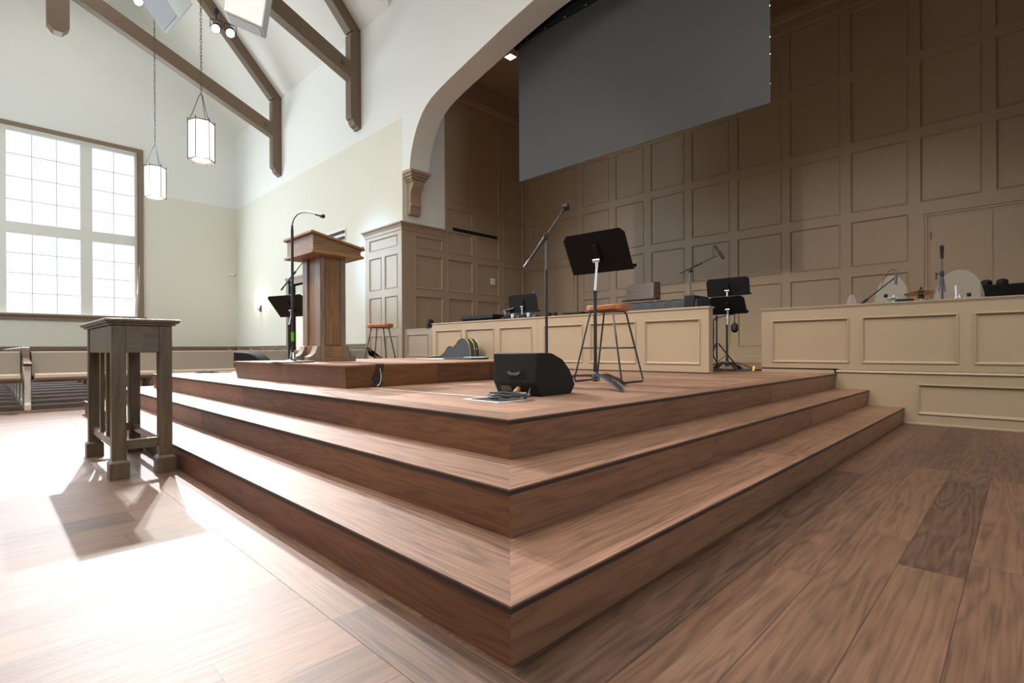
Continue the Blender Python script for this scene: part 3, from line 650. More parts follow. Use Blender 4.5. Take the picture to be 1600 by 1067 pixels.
# ------------------------------------------------------------------ microphones and stands
def gooseneck():
    r = thing('gooseneck_mic_stand', 'tall straight mic stand with gooseneck microphone on a round base in front of the lectern', 'microphone stand', (-4.01, 1.14, zp))
    m = MB(); m.lathe((0, 0, 0), [(.19, 0), (.195, .006), (.19, .012), (.06, .022), (.025, .03), (.02, .06)], 40); m.build('base', M_gun, r)
    m = MB(); m.lathe((0, 0, .02), [(.028, 0), (.03, .02), (.022, .06), (.02, .075)], 16); m.build('base_collar', M_steel, r)
    m = MB(); m.cyl((0, 0, .08), (0, 0, 1.22), .0125); m.cyl((0, 0, 1.22), (0, 0, 1.29), .014, .009); m.build('pole', M_blackm, r)
    m = MB(); m.cyl((0, 0, .20), (0, 0, .285), .0145); m.build('green_tape_band', M_green, r)
    pts = []
    for k in range(11):
        a = k/10*PI*.46; pts.append((.30*(1-math.cos(a)), 0, 1.28+.085*math.sin(a)**1))
    pts = [(0, 0, 1.27), (.005, 0, 1.30), (.03, 0, 1.335), (.07, 0, 1.358), (.13, 0, 1.372), (.21, 0, 1.372), (.32, 0, 1.353), (.42, 0, 1.330), (.50, 0, 1.302)]
    m = MB(); m.tube(pts, .0055, 8); m.build('gooseneck', M_blackm, r)
    m = MB(); m.tube([(.50, 0, 1.302), (.55, 0, 1.287), (.60, 0, 1.272)], [.010, .010, .012], 10); m.lathe((.60, 0, 1.272), [(.014, 0), (.018, .01), (.018, .04), (.010, .05)], 12, axis=(.96, 0, -.27)); m.build('microphone', M_rubber, r)
    return r
gooseneck()

def folded_boom(r, top, tail, tip, clip=True, mm=M_blackm):
    """boom arm on a stand: top = clutch point, tail and tip = ends of the boom (local)."""
    top, tail, tip = V(top), V(tail), V(tip); d = (tip-tail).normalized()
    m = MB(); m.lathe(top-V((0, 0, .03)), [(.012, 0), (.018, .01), (.018, .05), (.012, .06)], 12); m.lathe(top-d.cross(V((0, 0, 1))).normalized()*.03, [(.022, 0), (.024, .02), (.022, .05)], 12, axis=d.cross(V((0, 0, 1)))); m.build('clutch', M_rubber, r)
    m = MB(); m.cyl(tail, tail.lerp(tip, .42), .011); m.cyl(tail.lerp(tip, .40), tail.lerp(tip, .60), .015); m.cyl(tail.lerp(tip, .58), tip, .007); b = m.build('boom_arm', mm, r)
    m = MB(); m.cyl(tail-d*.01, tail+d*.06, .014); m.build('counterweight', M_gun, b)
    if clip:
        m = MB(); m.cyl(tip-d*.01, tip+d*.03, .012); m.lathe(tip+d*.05-V((.03, 0, 0)), [(.026, 0), (.03, .01), (.03, .05), (.024, .055)], 14, axis=(1, .3, .1)); m.build('mic_clip', M_rubber, r)

def tripod(r, h, spread=.30, n=3, rot=0, z0=.10):
    for k in range(n):
        a = rot+2*PI*k/n; c, s = math.cos(a), math.sin(a)
        m = MB(); m.cyl((c*.02, s*.02, h), (c*spread, s*spread, .012), .009, n=8); m.cyl((0, 0, z0), (c*spread*.45, s*spread*.45, h-(h-.012)*.43), .005, n=6)
        lg = m.build('leg', M_blackm, r)
        m = MB(); m.cyl((c*(spread-.02), s*(spread-.02), .02), (c*(spread+.02), s*(spread+.02), .008), .013, n=8); m.build('rubber_foot', M_rubber, lg)

# boom stand behind the monitor wedge
r = thing('boom_mic_stand', 'black boom mic stand with empty clip rising behind the front monitor wedge', 'microphone stand', (-2.10, 2.58, Z3))
m = MB(); m.lathe((0, 0, 0), [(.13, 0), (.13, .012), (.05, .03), (.02, .05)], 30); m.build('base', M_blackm, r)
m = MB(); m.cyl((0, 0, .03), (0, 0, .95), .0125); m.cyl((0, 0, .93), (0, 0, .99), .016); m.build('pole', M_blackm, r)
m = MB(); m.cyl((0, 0, .99), (0, 0, 1.27), .009); m.build('extension_tube', M_gun, r)
m = MB(); m.lathe((.03, .03, .20), [(.008, 0), (.012, .005), (.012, .02), (.008, .025)], 10, axis=(1, 1, 0)); m.cyl((0, 0, .20), (.03, .03, .20), .005); m.build('clutch_knob', M_rubber, r)
folded_boom(r, (0, .0, 1.285), (-.135, -.13, 1.02), (.105, .10, 1.50))

def music_stand(name, label, loc, rz, dw, dh, desk_c, tilt, pole_h, shaft_h, slant=0., wedge=False, feet=.30, rot=0, base=True, group=None):
    """desk_c = height of the desk centre; tilt = lean back of the desk from vertical; local +y is where the reader stands."""
    r = thing(name, label, 'music stand', loc, rz, group)
    ca, sa = math.cos(tilt), math.sin(tilt); up = V((0, -sa, ca)); rt = V((1, 0, 0)); nr = V((0, ca, sa))
    cs, ss = math.cos(slant), math.sin(slant); rt, up = rt*cs+up*ss, up*cs-rt*ss
    cc = V((0, .03, desk_c)); hw, hh = dw/2, dh/2; k = .035
    P = lambda a, b: cc+rt*a+up*b
    m = MB(); m.prism([P(-hw, -hh), P(hw, -hh), P(hw, hh-k), P(hw-k, hh), P(-hw+k, hh), P(-hw, hh-k)], nr*.004)
    m.prism([P(-hw, -hh)-nr*0, P(hw, -hh), P(hw, -hh)+nr*.055, P(-hw, -hh)+nr*.055], up*.004); m.prism([P(-hw, -hh)+nr*.052, P(hw, -hh)+nr*.052, P(hw, -hh)+nr*.056, P(-hw, -hh)+nr*.056], up*.02)
    dk = m.build('desk', M_desk, r, smooth=0)
    m = MB(); m.obox(P(0, -.01)-nr*.012, rt*.022, up*hh*.48, nr*.011); m.build('desk_spine', M_desk, dk, smooth=0, bevel=.004)
    m = MB(); q = P(0, -.05)-nr*.03; m.cyl(q-rt*.03, q+rt*.03, .017); m.cyl(q-V((0, 0, .05)), q, .012); m.build('tilt_head', M_steel, r)
    m = MB(); m.cyl((0, 0, pole_h-.02), (q.x, q.y, q.z-.04), .0085, n=12); m.build('inner_tube', M_steel, r)
    m = MB(); m.cyl((0, 0, .13), (0, 0, pole_h), .013); m.cyl((0, 0, pole_h-.02), (0, 0, pole_h+.005), .0155); m.cyl((0, 0, .09), (0, 0, .18), .019, .015); m.build('pole', M_blackm, r)
    if base:
        m = MB(); m.lathe((0, 0, .05), [(.02, 0), (.032, .01), (.03, .05), (.018, .07)], 14); m.build('hub', M_gun, r)
        for j in range(3):
            a = rot+2*PI*j/3; c, s = math.cos(a), math.sin(a)
            pts = [(c*.0, s*.0, .085), (c*feet*.35, s*feet*.35, .085), (c*feet*.7, s*feet*.7, .05), (c*feet, s*feet, .004)]
            m = MB(); wv = V((-s, c, 0))*.018
            for p, q_ in zip(pts, pts[1:]):
                p, q_ = V(p), V(q_); m.hexa([p-wv, q_-wv, q_+wv, p+wv, p-wv+V((0, 0, .02)), q_-wv+V((0, 0, .014)), q_+wv+V((0, 0, .014)), p+wv+V((0, 0, .02))])
            m.build('leg', M_gun, r, smooth=30)
    return r
music_stand('music_stand', 'black music stand at the front of the stage beside the stool', (-1.365, 2.28, Z3), .08, .52, .32, 1.01, .52, .72, 0, slant=0, rot=-.59, feet=.40)
music_stand('music_stand', 'black music stand on the podium behind the lectern on its left', (-5.90, 1.88, Z3), .30, .66, .34, .87, .70, .62, 0, slant=0, rot=.3)
ms3 = music_stand('music_stand', 'black music stand behind the knee wall beside the mixing gear, with a blue clip', (-5.02, 5.35, Z3), .08, .60, .30, 1.05, .18, .80, 0, slant=-.0, rot=.8)
ms4 = music_stand('music_stand', 'taller of the two black music stands in the gap between the knee walls', (-2.02, 6.30, Z3), .05, .58, .25, 1.14, .22, .70, 0, slant=.0, rot=.4, feet=.32)
ms5 = music_stand('music_stand', 'lower of the two black music stands in the gap between the knee walls', (-1.90, 6.0, Z3), .0, .46, .26, .86, .52, .60, 0, slant=0, rot=1.3, feet=.30)
m = MB(); m.lathe((.24, .03, 1.19), [(.012, 0), (.02, .01), (.02, .03), (.01, .04)], 10); m.cyl((.24, .03, 1.15), (.24, .03, 1.20), .008); o = m.build('blue_clip', M_blue, ms3)

# boom stand behind lectern
r = thing('boom_mic_stand', 'black boom mic stand behind the lectern, boom rising to the right', 'microphone stand', (at(452, 500, y=2.25).x, 2.25, Z3))
L0 = V((at(452, 500, y=2.25).x, 2.25, Z3)); CT = at(452.5, 441, y=2.25)-L0
m = MB(); m.cyl((0, 0, .03), (0, 0, CT.z), .0125); m.build('pole', M_blackm, r)
m = MB(); m.lathe((0, 0, 0), [(.13, 0), (.13, .012), (.05, .03), (.02, .05)], 30); m.build('base', M_blackm, r)
folded_boom(r, (0, 0, CT.z), at(440, 452, y=2.25)-L0, at(477, 405, y=2.25)-L0, clip=False)

# boom microphone over the keyboard
r = thing('boom_mic_stand', 'boom mic stand with a microphone reaching right from behind the keyboard', 'microphone stand', (-2.36, 5.9, Z3))
m = MB(); m.cyl((0, 0, .05), (0, 0, 1.35), .011); m.build('pole', M_gun, r); tripod(r, .30, .26)
m = MB(); m.lathe((0, 0, 0), [(.02, 0), (.02, .3), (.012, .32)], 12); m.build('hub', M_blackm, r)
folded_boom(r, (0, 0, 1.36), (-.14, 0, 1.345), (.375, 0, 1.515), clip=False)
m = MB(); m.cyl((.35, 0, 1.64), (.46, 0, 1.47), .016, .020); m.lathe((.345, 0, 1.65), [(.006, -.0), (.018, .01), (.018, .04)], 12, axis=(.54, 0, -.84)); mc = m.build('microphone', M_rubber, r)
m = MB(); m.tube([(.35, 0, 1.655), (.335, 0, 1.66), (.32, 0, 1.60), (.325, 0, 1.54), (.34, 0, 1.50)], .004, 6); m.build('mic_cable', M_cableb, r)

# hanging mic and guitar-stand style tripod near the pair of stands
r = thing('tripod_mic_stand', 'low black tripod stand with hanging cable beside the pair of music stands', 'microphone stand', (-2.08, 6.1, Z3))
m = MB(); m.cyl((0, 0, .05), (0, 0, .70), .010); m.build('pole', M_blackm, r); tripod(r, .36, .28, rot=.5)
m = MB(); m.cyl((-.03, 0, .70), (.30, 0, .76), .008); m.cyl((.0, 0, .66), (0, 0, .74), .016); m.build('arm', M_blackm, r)
m = MB(); m.lathe((.24, 0, .50), [(.02, 0), (.045, .03), (.045, .09), (.02, .13)], 14); m.cyl((.24, 0, .62), (.24, 0, .76), .006); m.build('microphone', M_rubber, r)
m = MB(); m.tube([(-.02, 0, .70), (-.04, -.02, .66), (-.035, -.02, .5), (-.045, -.02, .3), (-.04, -.02, .16)], .012, 8); m.build('hanging_cable', M_cableb, r)

# ------------------------------------------------------------------ stools
Q_ = at(594, 507, D=7.65)
def stool(label, loc, rz, square=True):
    r = thing('bar_stool', label, 'stool', loc, rz, 'counter stools with wooden seats')
    m = MB(); n = 36; H = .665
    rings = []
    for (k, z) in [(.0, H-.045), (.93, H-.045), (1, H-.033), (1, H-.008), (.96, H), (.5, H-.012), (0, H-.014)]:
        rings.append([( .185*k*math.copysign(abs(math.cos(2*PI*j/n))**.75, math.cos(2*PI*j/n)), .155*k*math.copysign(abs(math.sin(2*PI*j/n))**.75, math.sin(2*PI*j/n)), z+(.012*abs(math.cos(2*PI*j/n))*k if z > H-.02 else 0)) for j in range(n)])
    vs = [p for R_ in rings for p in R_]; fs = [[i*n+j, i*n+(j+1) % n, (i+1)*n+(j+1) % n, (i+1)*n+j] for i in range(6) for j in range(n)]
    m.add(vs, fs); m.build('seat', M_seat, r)
    if square:
        for s in (-1, 1):
            p = [(s*.10, -.10, .622), (s*.115, -.115, .60), (s*.235, -.185, .03), (s*.235, -.17, .008), (s*.235, .17, .008), (s*.235, .185, .03), (s*.115, .115, .60), (s*.10, .10, .622)]
            m = MB(); m.tube(p, .0085, 8); lg = m.build('sled_leg', M_legm, r)
            m = MB()
            for q in (-.15, .15): m.cyl((s*.235, q, 0), (s*.235, q, .012), .011, n=8)
            m.build('foot_pad', M_rubber, lg)
        f = .30; xx, yy = .115+.12*(.60-f)/.57, .115+.07*(.60-f)/.57
        for q in (-yy, yy):
            m = MB(); m.tube([(-xx, q, f), (xx, q, f)], .007, 8); m.build('foot_rail', M_legm, r)
    else:
        for k in range(4):
            a = PI/4+k*PI/2; c, s = math.cos(a), math.sin(a)
            m = MB(); m.cyl((c*.13, s*.13, .625), (c*.27, s*.27, 0), .0085, n=8); m.build('leg', M_legm, r)
        m = MB(); q = [(math.cos(PI/4+k*PI/2)*.235, math.sin(PI/4+k*PI/2)*.235, .16) for k in range(4)]
        for k in range(4): m.cyl(q[k], q[(k+1) % 4], .006, n=8)
        m.build('foot_rail', M_legm, r)
    m = MB(); m.box(-.12, .12, -.10, .10, .612, .624); m.build('seat_bracket', M_blackm, r, bevel=.004)
    return r
stool('wooden seated stool with black sled legs behind the front music stand', (-1.71, 2.96, Z3), .05)
stool('wooden seated stool with four thin black legs in front of the grey pilaster', (Q_.x, Q_.y, Z3), .6, False)

# ------------------------------------------------------------------ monitor wedges
def wedge(label, loc, rz, mirror=False):
    r = thing('stage_monitor', label, 'speaker', loc, rz, 'black stage monitor wedges')
    # local: x = width 0..-w, y = depth away from the rear panel
    w, H = .36, .268
    pr = [(.045, 0), (.36, 0), (.405, .055), (.385, .10), (.34, .165), (.27, .225), (.17, .262), (.10, .268), (0, .268), (0, .085)]
    m = MB(); m.prism([(0, y, z) for y, z in pr], (-w, 0, 0)); m.build('cabinet', M_blackp, r, smooth=25, bevel=.006)
    m = MB(); m.prism([(-.02, y*1.0+o, z+o) for (y, z), o in zip(pr[2:7], [.004]*5)]+[(-.02, .17, .25), (-.02, .35, .09)], (-w+.04, 0, 0)); m.build('grille', M_desk, r, smooth=25)
    m = MB(); m.prism([(-w/2-.065, -.003, .108), (-w/2+.065, -.003, .108), (-w/2+.08, -.003, .125), (-w/2+.08, -.003, .158), (-w/2-.08, -.003, .158), (-w/2-.08, -.003, .125)], (0, .004, 0)); h = m.build('handle_recess', M_dark, r, smooth=0)
    m = MB(); m.tube([(-w/2-.045, -.005, .145), (-w/2-.02, -.006, .135), (-w/2+.03, -.006, .135), (-w/2+.055, -.005, .147)], .011, 8); m.build('handle_bar', M_gun, h)
    m = MB(); m.hexa([(-w+.12, .012, .062), (-w+.05, .012, .062), (-w+.05, .030, .028), (-w+.14, .030, .028), (-w+.14, .009, .060), (-w+.05, .009, .060), (-w+.05, .027, .026), (-w+.14, .027, .026)]); m.build('rating_plate', M_gun, r, smooth=0)
    m = MB(); m.lathe((-w/2+.02, .02, .045), [(.016, 0), (.016, .02), (.010, .05)], 12, axis=(0, -.7, -.35)); m.build('plug', M_orange, r)
    return r
wedge('black monitor wedge with side handle at the front of the stage', (-1.20, 1.44, Z3), .05)
Q2 = at(365, 577, D=7.25)
w2 = wedge('small black monitor wedge on the stage at the far left end of the podium', (Q2.x, Q2.y, Z3), -.79)

# cable coil on a white floor plate
fp_ = thing('floor_box', 'flat pale floor plate in the stage deck beside the front monitor', 'floor box', (-1.26, 1.16, Z3))
m = MB(); m.box(-.15, .15, -.13, .13, 0, .006); m.build('plate', M_paper, fp_, smooth=0)
m = MB(); m.box(-.11, .13, -.10, .12, .006, .009); m.build('lid', M_dark, fp_, smooth=0)
def coil(loc, R0, turns, mm, label, z0=.012, tail=None, squash=1.):
    pts = []
    N_ = turns*22
    for k in range(N_+1):
        a = 2*PI*k/22; rr = R0*(1+.13*math.sin(a*.37+1)+.06*math.sin(a*1.7)); z = z0+.0028*(k/22)+.006*abs(math.sin(a*.6+k))
        pts.append((rr*math.cos(a), rr*math.sin(a)*squash, z))
    if tail: pts += tail
    m = MB(); m.tube(pts, .0048, 6); o = m.build('coiled_cable', mm); o.location = loc
    tag(o, label, 'cable'); return o
coil((-1.22, 1.22, Z3+.004), .105, 6, M_cable, 'coiled grey cable on the floor plate beside the front monitor', tail=[(.10, .06, .02), (.05, .12, .03), (-.02, .20, .035), (-.05, .24, .05)])
o = coil((-6.72, 1.15, Z3), .12, 3, M_cableb, 'loose black cable on the stage beside the far left monitor', z0=.006, tail=[(.15, .05, .01), (.18, .15, .01), (.16, .25, .012)])

# tape strip on the deck and gaffer tape over the podium side
m = MB(); m.prism([(-2.68, 1.16, Z3), (-1.40, 1.235, Z3), (-1.40, 1.265, Z3), (-2.68, 1.20, Z3)], (0, 0, .0015)); o = m.build('tape_strip', M_tapew, smooth=0); tag(o, 'thin pale tape strip across the deck from podium to floor plate', 'tape')
gt = thing('gaffer_tape', 'black gaffer tape with a cable running down the podium side', 'tape', (x1 if False else -2.735, 1.27, Z3))
m = MB(); pts = [(-.07, .03, .1800), (-.005, .03, .1815), (.006, .025, .176), (.004, .02, .12), (.0, -.01, .07), (.0, .02, .03), (.01, -.02, .006)]
for (p, q) in zip(pts, pts[1:]):
    p, q = V(p), V(q); m.hexa([p+V((0, -.035, 0)), q+V((0, -.03, 0)), q+V((0, .03, 0)), p+V((0, .035, 0)), p+V((.005, -.035, .002)), q+V((.006, -.03, .002)), q+V((.006, .03, .002)), p+V((.005, .035, .002))])
m.build('tape', M_tape, gt, smooth=60)
m = MB(); m.tube([(.008, .02, .15), (.012, .028, .11), (.010, .03, .07), (.014, .02, .03), (.02, -.01, .006)], .004, 6); m.build('cable', M_paper, gt)

# papers and flat gear on the podium and behind
def sheet(name, label, cat, c, sx, sy, sz, rz, mm):
    m = MB(); m.box(-sx/2, sx/2, -sy/2, sy/2, 0, sz); o = m.build(name, mm, smooth=0, bevel=min(sz*.3, .004)); o.location = c; o.rotation_euler = (0, 0, rz); tag(o, label, cat); return o
sheet('sheet_music', 'white sheets lying at the back edge of the podium', 'paper', (-4.15, 2.95, zp), .42, .30, .006, .2, M_paper)
sheet('folder', 'flat black folder lying on the podium in front of the guitar case', 'folder', (-3.75, 3.05, zp), .45, .30, .016, .1, M_case)
sheet('folder', 'small pale blue folder on top of the flat black folder', 'folder', (-3.62, 3.10, zp+.016), .24, .20, .012, .5, mat('pale_blue_card', srgb(170, 200, 208), .6))

# guitar case leaning against the knee wall
gc = thing('guitar_case', 'black guitar case with gold trim standing against the knee wall', 'guitar case', (-5.95, 4.58, Z3))
def outline(k):
    pts = []
    for u, v in [(-.75, .0), (-.75, .14), (-.50, .16), (-.28, .17), (-.16, .22), (-.10, .28), (-.04, .315), (.04, .315), (.10, .30), (.16, .34), (.24, .405), (.34, .43), (.44, .41), (.51, .35), (.545, .26), (.555, .14), (.55, .0)]: pts.append((u*k*.95, v*k*1.12))
    return pts
m = MB(); m.prism([(u, 0, v) for u, v in outline(1)], (0, .19, 0)); m.build('case_body', M_case, gc, smooth=50, bevel=.012)
for y in (-.002, .095, .192):
    m = MB(); m.tube([(u*1.004, y, v*1.004) for u, v in outline(1)], .006, 6); m.build('gold_piping', M_gold, gc)
for v, u in [(.30, .524), (.15, .530)]:
    for y in (.07, .13):
        m = MB(); m.box(u-.008, u+.006, y-.012, y+.012, v-.015, v+.015); m.build('latch', M_steel, gc, bevel=.003)
m = MB(); m.box(.27, .33, .05, .14, .475, .492); m.build('latch', M_gold, gc, bevel=.003)

# digital piano under a black cover, with wooden music rest
kb_ = thing('digital_piano', 'digital piano under a wrinkled black cloth cover behind the knee wall', 'keyboard', (-2.72, 5.42, 0))
m = MB(); n = 30; vs = []
for i in range(n+1):
    x = -.86+1.62*i/n
    w_ = .010*math.sin(i*1.7)+.006*math.sin(i*3.1)
    for (y, z) in [(-.19+w_*.6, 1.10), (-.185+w_, 1.30), (-.17, 1.405+w_*.5), (-.05, 1.43+w_*.6), (.12, 1.445+w_*.4), (.20, 1.43), (.22, 1.10)]: vs.append((x, y, z))
fs = [[i*7+j, i*7+j+1, (i+1)*7+j+1, (i+1)*7+j] for i in range(n) for j in range(6)]+[list(range(7)), [n*7+j for j in range(7)][::-1]]
m.add(vs, fs); m.build('cloth_cover', M_cover, kb_, smooth=60)
m = MB(); m.box(.60, .74, -.20, .20, 1.26, 1.46); m.build('end_cheek', M_blackp, kb_, bevel=.02)
m = MB(); m.box(-.80, .70, -.15, .18, 1.06, 1.10); kl = m.build('chassis', M_blackp, kb_)
for s in (-.65, .55):
    m = MB(); m.box(s-.03, s+.03, -.12, .12, Z3, 1.06); m.build('stand_leg', M_blackm, kb_)
mr = thing('music_rest', 'dark reddish wooden music rest standing on the covered piano', 'music rest', (-2.80, 5.36, 1.452))
m = MB(); m.hexa([(-.25, -.0, .02), (.19, 0, .02), (.19, .02, .02), (-.25, .02, .02), (-.28, .10, .24), (.14, .10, .25), (.14, .12, .25), (-.28, .12, .24)]); m.build('back_panel', M_rest, mr, bevel=.004)
m = MB(); m.hexa([(.19, -.01, .0), (.25, .05, .0), (.25, .07, .0), (.19, .03, .0), (.14, .09, .25), (.20, .14, .25), (.20, .16, .25), (.14, .13, .25)]); m.build('side_flap', M_rest, mr, bevel=.003)
m = MB(); m.box(-.27, .25, -.05, .03, -.0, .022); m.build('ledge', M_rest, mr, bevel=.004)

# mixing / pedal gear along the knee wall
cs = thing('instrument_case', 'long flat black case on a stand at the left end of the knee wall', 'case', (at(757, 496, y=5.35).x, 5.35, 0))
m = MB(); m.box(-.42, .42, -.20, .20, 1.33, 1.40); m.build('case_lid', M_blackp, cs, bevel=.01)
m = MB(); m.box(-.40, .40, -.18, .18, 1.28, 1.328); m.build('case_bottom', M_desk, cs, bevel=.006)
for s in (-.3, .3):
    m = MB(); m.cyl((s, -.14, Z3), (s, .14, 1.24), .014); m.cyl((s, .14, Z3), (s, -.14, 1.24), .014); m.build('stand_leg', M_blackm, cs)
gd = thing('pedal_board', 'tangle of chrome and black music hardware on the knee wall beside the blue-clipped stand', 'music gear', (-5.35, 5.42, 1.275))
m = MB(); m.box(-.18, .75, -.16, .16, 0, .05); m.build('board', M_blackp, gd, bevel=.005)
for k in range(7):
    x = -.14+k*.12; h = .06+.05*((k*7) % 3)
    m = MB(); m.box(x, x+.07, -.10, .02+.02*(k % 3), .05, .05+h*.45); pb = m.build('pedal', [M_gun, M_blackp, M_steel][k % 3], gd, bevel=.004)
    m = MB(); m.lathe((x+.035, -.04, .05+h*.45), [(.012, 0), (.012, .012), (.006, .016)], 10); m.build('knob', M_steel, pb)
m = MB(); m.obox((.02, .0, .20), (.11, .02, .02), (-.01, .09, 0), (-.004, 0, .012)); m.cyl((0, 0, .05), (.0, 0, .19), .010); m.build('tablet_holder', M_gun, gd, bevel=.003)
m = MB(); m.cyl((-.13, 0, .05), (-.13, 0, .19), .008); m.cyl((-.16, 0, .17), (-.09, 0, .17), .014); m.build('clamp', M_steel, gd)
m = MB(); m.tube([(.40, 0, .05), (.48, .02, .12), (.58, .0, .13), (.66, -.02, .10), (.72, 0, .05)], .006, 6); m.tube([(-.1, -.05, .1), (0, -.08, .06), (.2, -.08, .11), (.35, -.05, .07)], .006, 6); m.build('patch_cable', M_cableb, gd)
for k, (x, la) in enumerate([(at(858, 488, y=5.05).x, 'small black rounded knob-like speaker behind the knee wall, left of the pair'), (at(867, 488, y=5.05).x, 'small black rounded knob-like speaker behind the knee wall, right of the pair')]):
    r = thing('desktop_speaker', la, 'speaker', (x, 5.05, 1.20), 0, 'small black speakers behind the knee wall')
    m = MB(); m.box(-.09, .09, .10, .20, -.02, .05) if False else m.lathe((0, 0, 0), [(.035, 0), (.04, .06), (.04, .13), (.02, .15)], 14); m.build('body', M_blackp, r)
    m = MB(); m.cyl((0, 0, -.69), (0, 0, 0), .008); m.build('stem', M_blackm, r)
r = thing('flat_case', 'thin flat black case behind the knee wall just left of the stool seat', 'case', (at(900, 488, y=5.1).x, 5.1, 0))
m = MB(); m.box(-.18, .18, -.12, .12, 1.30, 1.325); m.build('body', M_blackp, r, bevel=.005); m = MB(); m.cyl((0, 0, Z3), (0, 0, 1.30), .02); m.build('stand', M_blackm, r)
r = thing('small_speaker', 'tiny black speaker on top of the grey knee wall beside the pilaster', 'speaker', (-8.36, 5.96, 1.275))
m = MB(); m.lathe((0, 0, 0), [(.10, 0), (.10, .03), (.06, .045)], 20); m.build('base', M_blackp, r)
m = MB(); m.lathe((0, 0, .04), [(.055, 0), (.07, .03), (.07, .12), (.05, .15)], 20); m.build('body', M_blackp, r)

# cables by the stands
m = MB(); m.tube([(-2.3, 6.0, Z3+.01), (-2.1, 5.75, Z3+.012), (-1.8, 5.82, Z3+.01), (-1.6, 5.95, Z3+.012), (-1.46, 6.1, Z3+.01)], .012, 6); m.tube([(-2.2, 5.7, Z3+.01), (-2.0, 5.9, Z3+.02), (-1.7, 5.75, Z3+.01), (-1.52, 5.85, Z3+.01)], .008, 6)
tag(m.build('stage_cable', M_cableb), 'black cables snaking over the stage floor in the gap between the knee walls', 'cable')
r = thing('cable_marker', 'small yellow cable marker on the stage floor in the gap between the knee walls', 'marker', (-1.49, 5.80, Z3))
m = MB(); m.obox((0, 0, .035), (.012, 0, 0), (0, .02, .03), (0, -.004, .006)); m.build('marker', M_yel, r)

# ------------------------------------------------------------------ drum corner behind the right knee wall
def shield(label, x0, x1, y, h, th=.008, lean=.0, base=1.0):
    n = 18; pts = []
    w = x1-x0
    for k in range(n+1):
        a = PI*k/n; pts.append((x0+w/2-w/2*math.cos(a)*1., base+(h-base)*(.35+.65*math.sin(a)**.8) if 0 < k < n else base+(h-base)*.30))
    pts = [(x0, base)]+pts+[(x1, base)]
    m = MB(); m.prism([(x, y, z) for x, z in pts], (0, th, 0)); o = m.build('acrylic_shield', M_acry, smooth=30)
    tag(o, label, 'drum shield', 'clear acrylic drum shields'); return o
Yd = 6.9
p = lambda u, v, y=Yd: at(u, v, y=y)
shield('clear acrylic drum shield with rounded top behind the low boom microphone', p(1366, 470).x, p(1422, 470).x, 6.9, p(1395, 430).z)
shield('larger clear acrylic drum shield left of the black cabinet at the right edge', p(1461, 470).x, p(1541, 470).x, 6.75, p(1505, 423).z)
shield('small faint acrylic panel behind the right knee wall, left of the low boom microphone', p(1318, 470).x, p(1337, 470).x, 7.0, p(1327, 459).z)
# cymbal
q = p(1439, 457)
r = thing('cymbal', 'bronze cymbal tilted on its stand behind the right knee wall', 'cymbal', (q.x, q.y, 0))
m = MB(); m.lathe((0, 0, q.z-.01), [(.165, 0), (.16, .002), (.05, .022), (.035, .035), (.015, .045), (.0, .046)], 36, axis=(-.05, .10, 1)); m.build('cymbal_plate', M_brass, r)
m = MB(); m.lathe((0, 0, q.z+.03), [(.012, 0), (.012, .03), (.006, .035)], 10); m.build('wing_nut', M_rubber, r)
m = MB(); m.cyl((0, 0, Z3+.3), (0, 0, q.z-.01), .010); m.build('pole', M_steel, r)
m = MB(); m.lathe((0, 0, q.z-.07), [(.03, 0), (.035, .01), (.035, .03), (.02, .05)], 14); m.build('tilter', M_gun, r)
tripod(r, .5, .24)
# low boom microphone
a_, b_ = p(1344, 476, 6.45), p(1398, 434, 6.45)
r = thing('drum_boom_mic', 'overhead boom microphone slanting up behind the right knee wall', 'microphone stand', (a_.x-.16, a_.y, Z3))
L0 = V((a_.x-.16, a_.y, Z3)); ta, tb_ = a_-L0, b_-L0
d_ = (tb_-ta).normalized(); foot_ = ta-d_*.18
m = MB(); m.cyl((foot_.x, 0, .25), (foot_.x, 0, foot_.z), .012); m.build('pole', M_blackm, r)
m = MB(); m.cyl(foot_, ta+d_*.10, .015); m.cyl(ta+d_*.08, tb_, .007); m.build('boom_arm', M_blackm, r)
m = MB(); m.cyl(tb_+V((.012, 0, .05)), tb_+V((.010, 0, -.075)), .016, .014); m.build('microphone', M_gun, r)
m = MB(); m.tube([tb_+V((.012, 0, .05)), tb_+V((.012, 0, .085)), tb_+V((-.02, 0, .098)), tb_+V((-.06, 0, .075)), tb_+V((-.095, 0, .01)), tb_+V((-.12, 0, -.07)), tb_+V((-.13, 0, -.10))], .0035, 6); m.build('mic_cable', M_cableb, r)
for k in range(3):
    a = k*2.1; m = MB(); m.cyl((foot_.x, 0, .28), (foot_.x+.22*math.cos(a), .22*math.sin(a), .01), .009); m.build('leg', M_blackm, r)
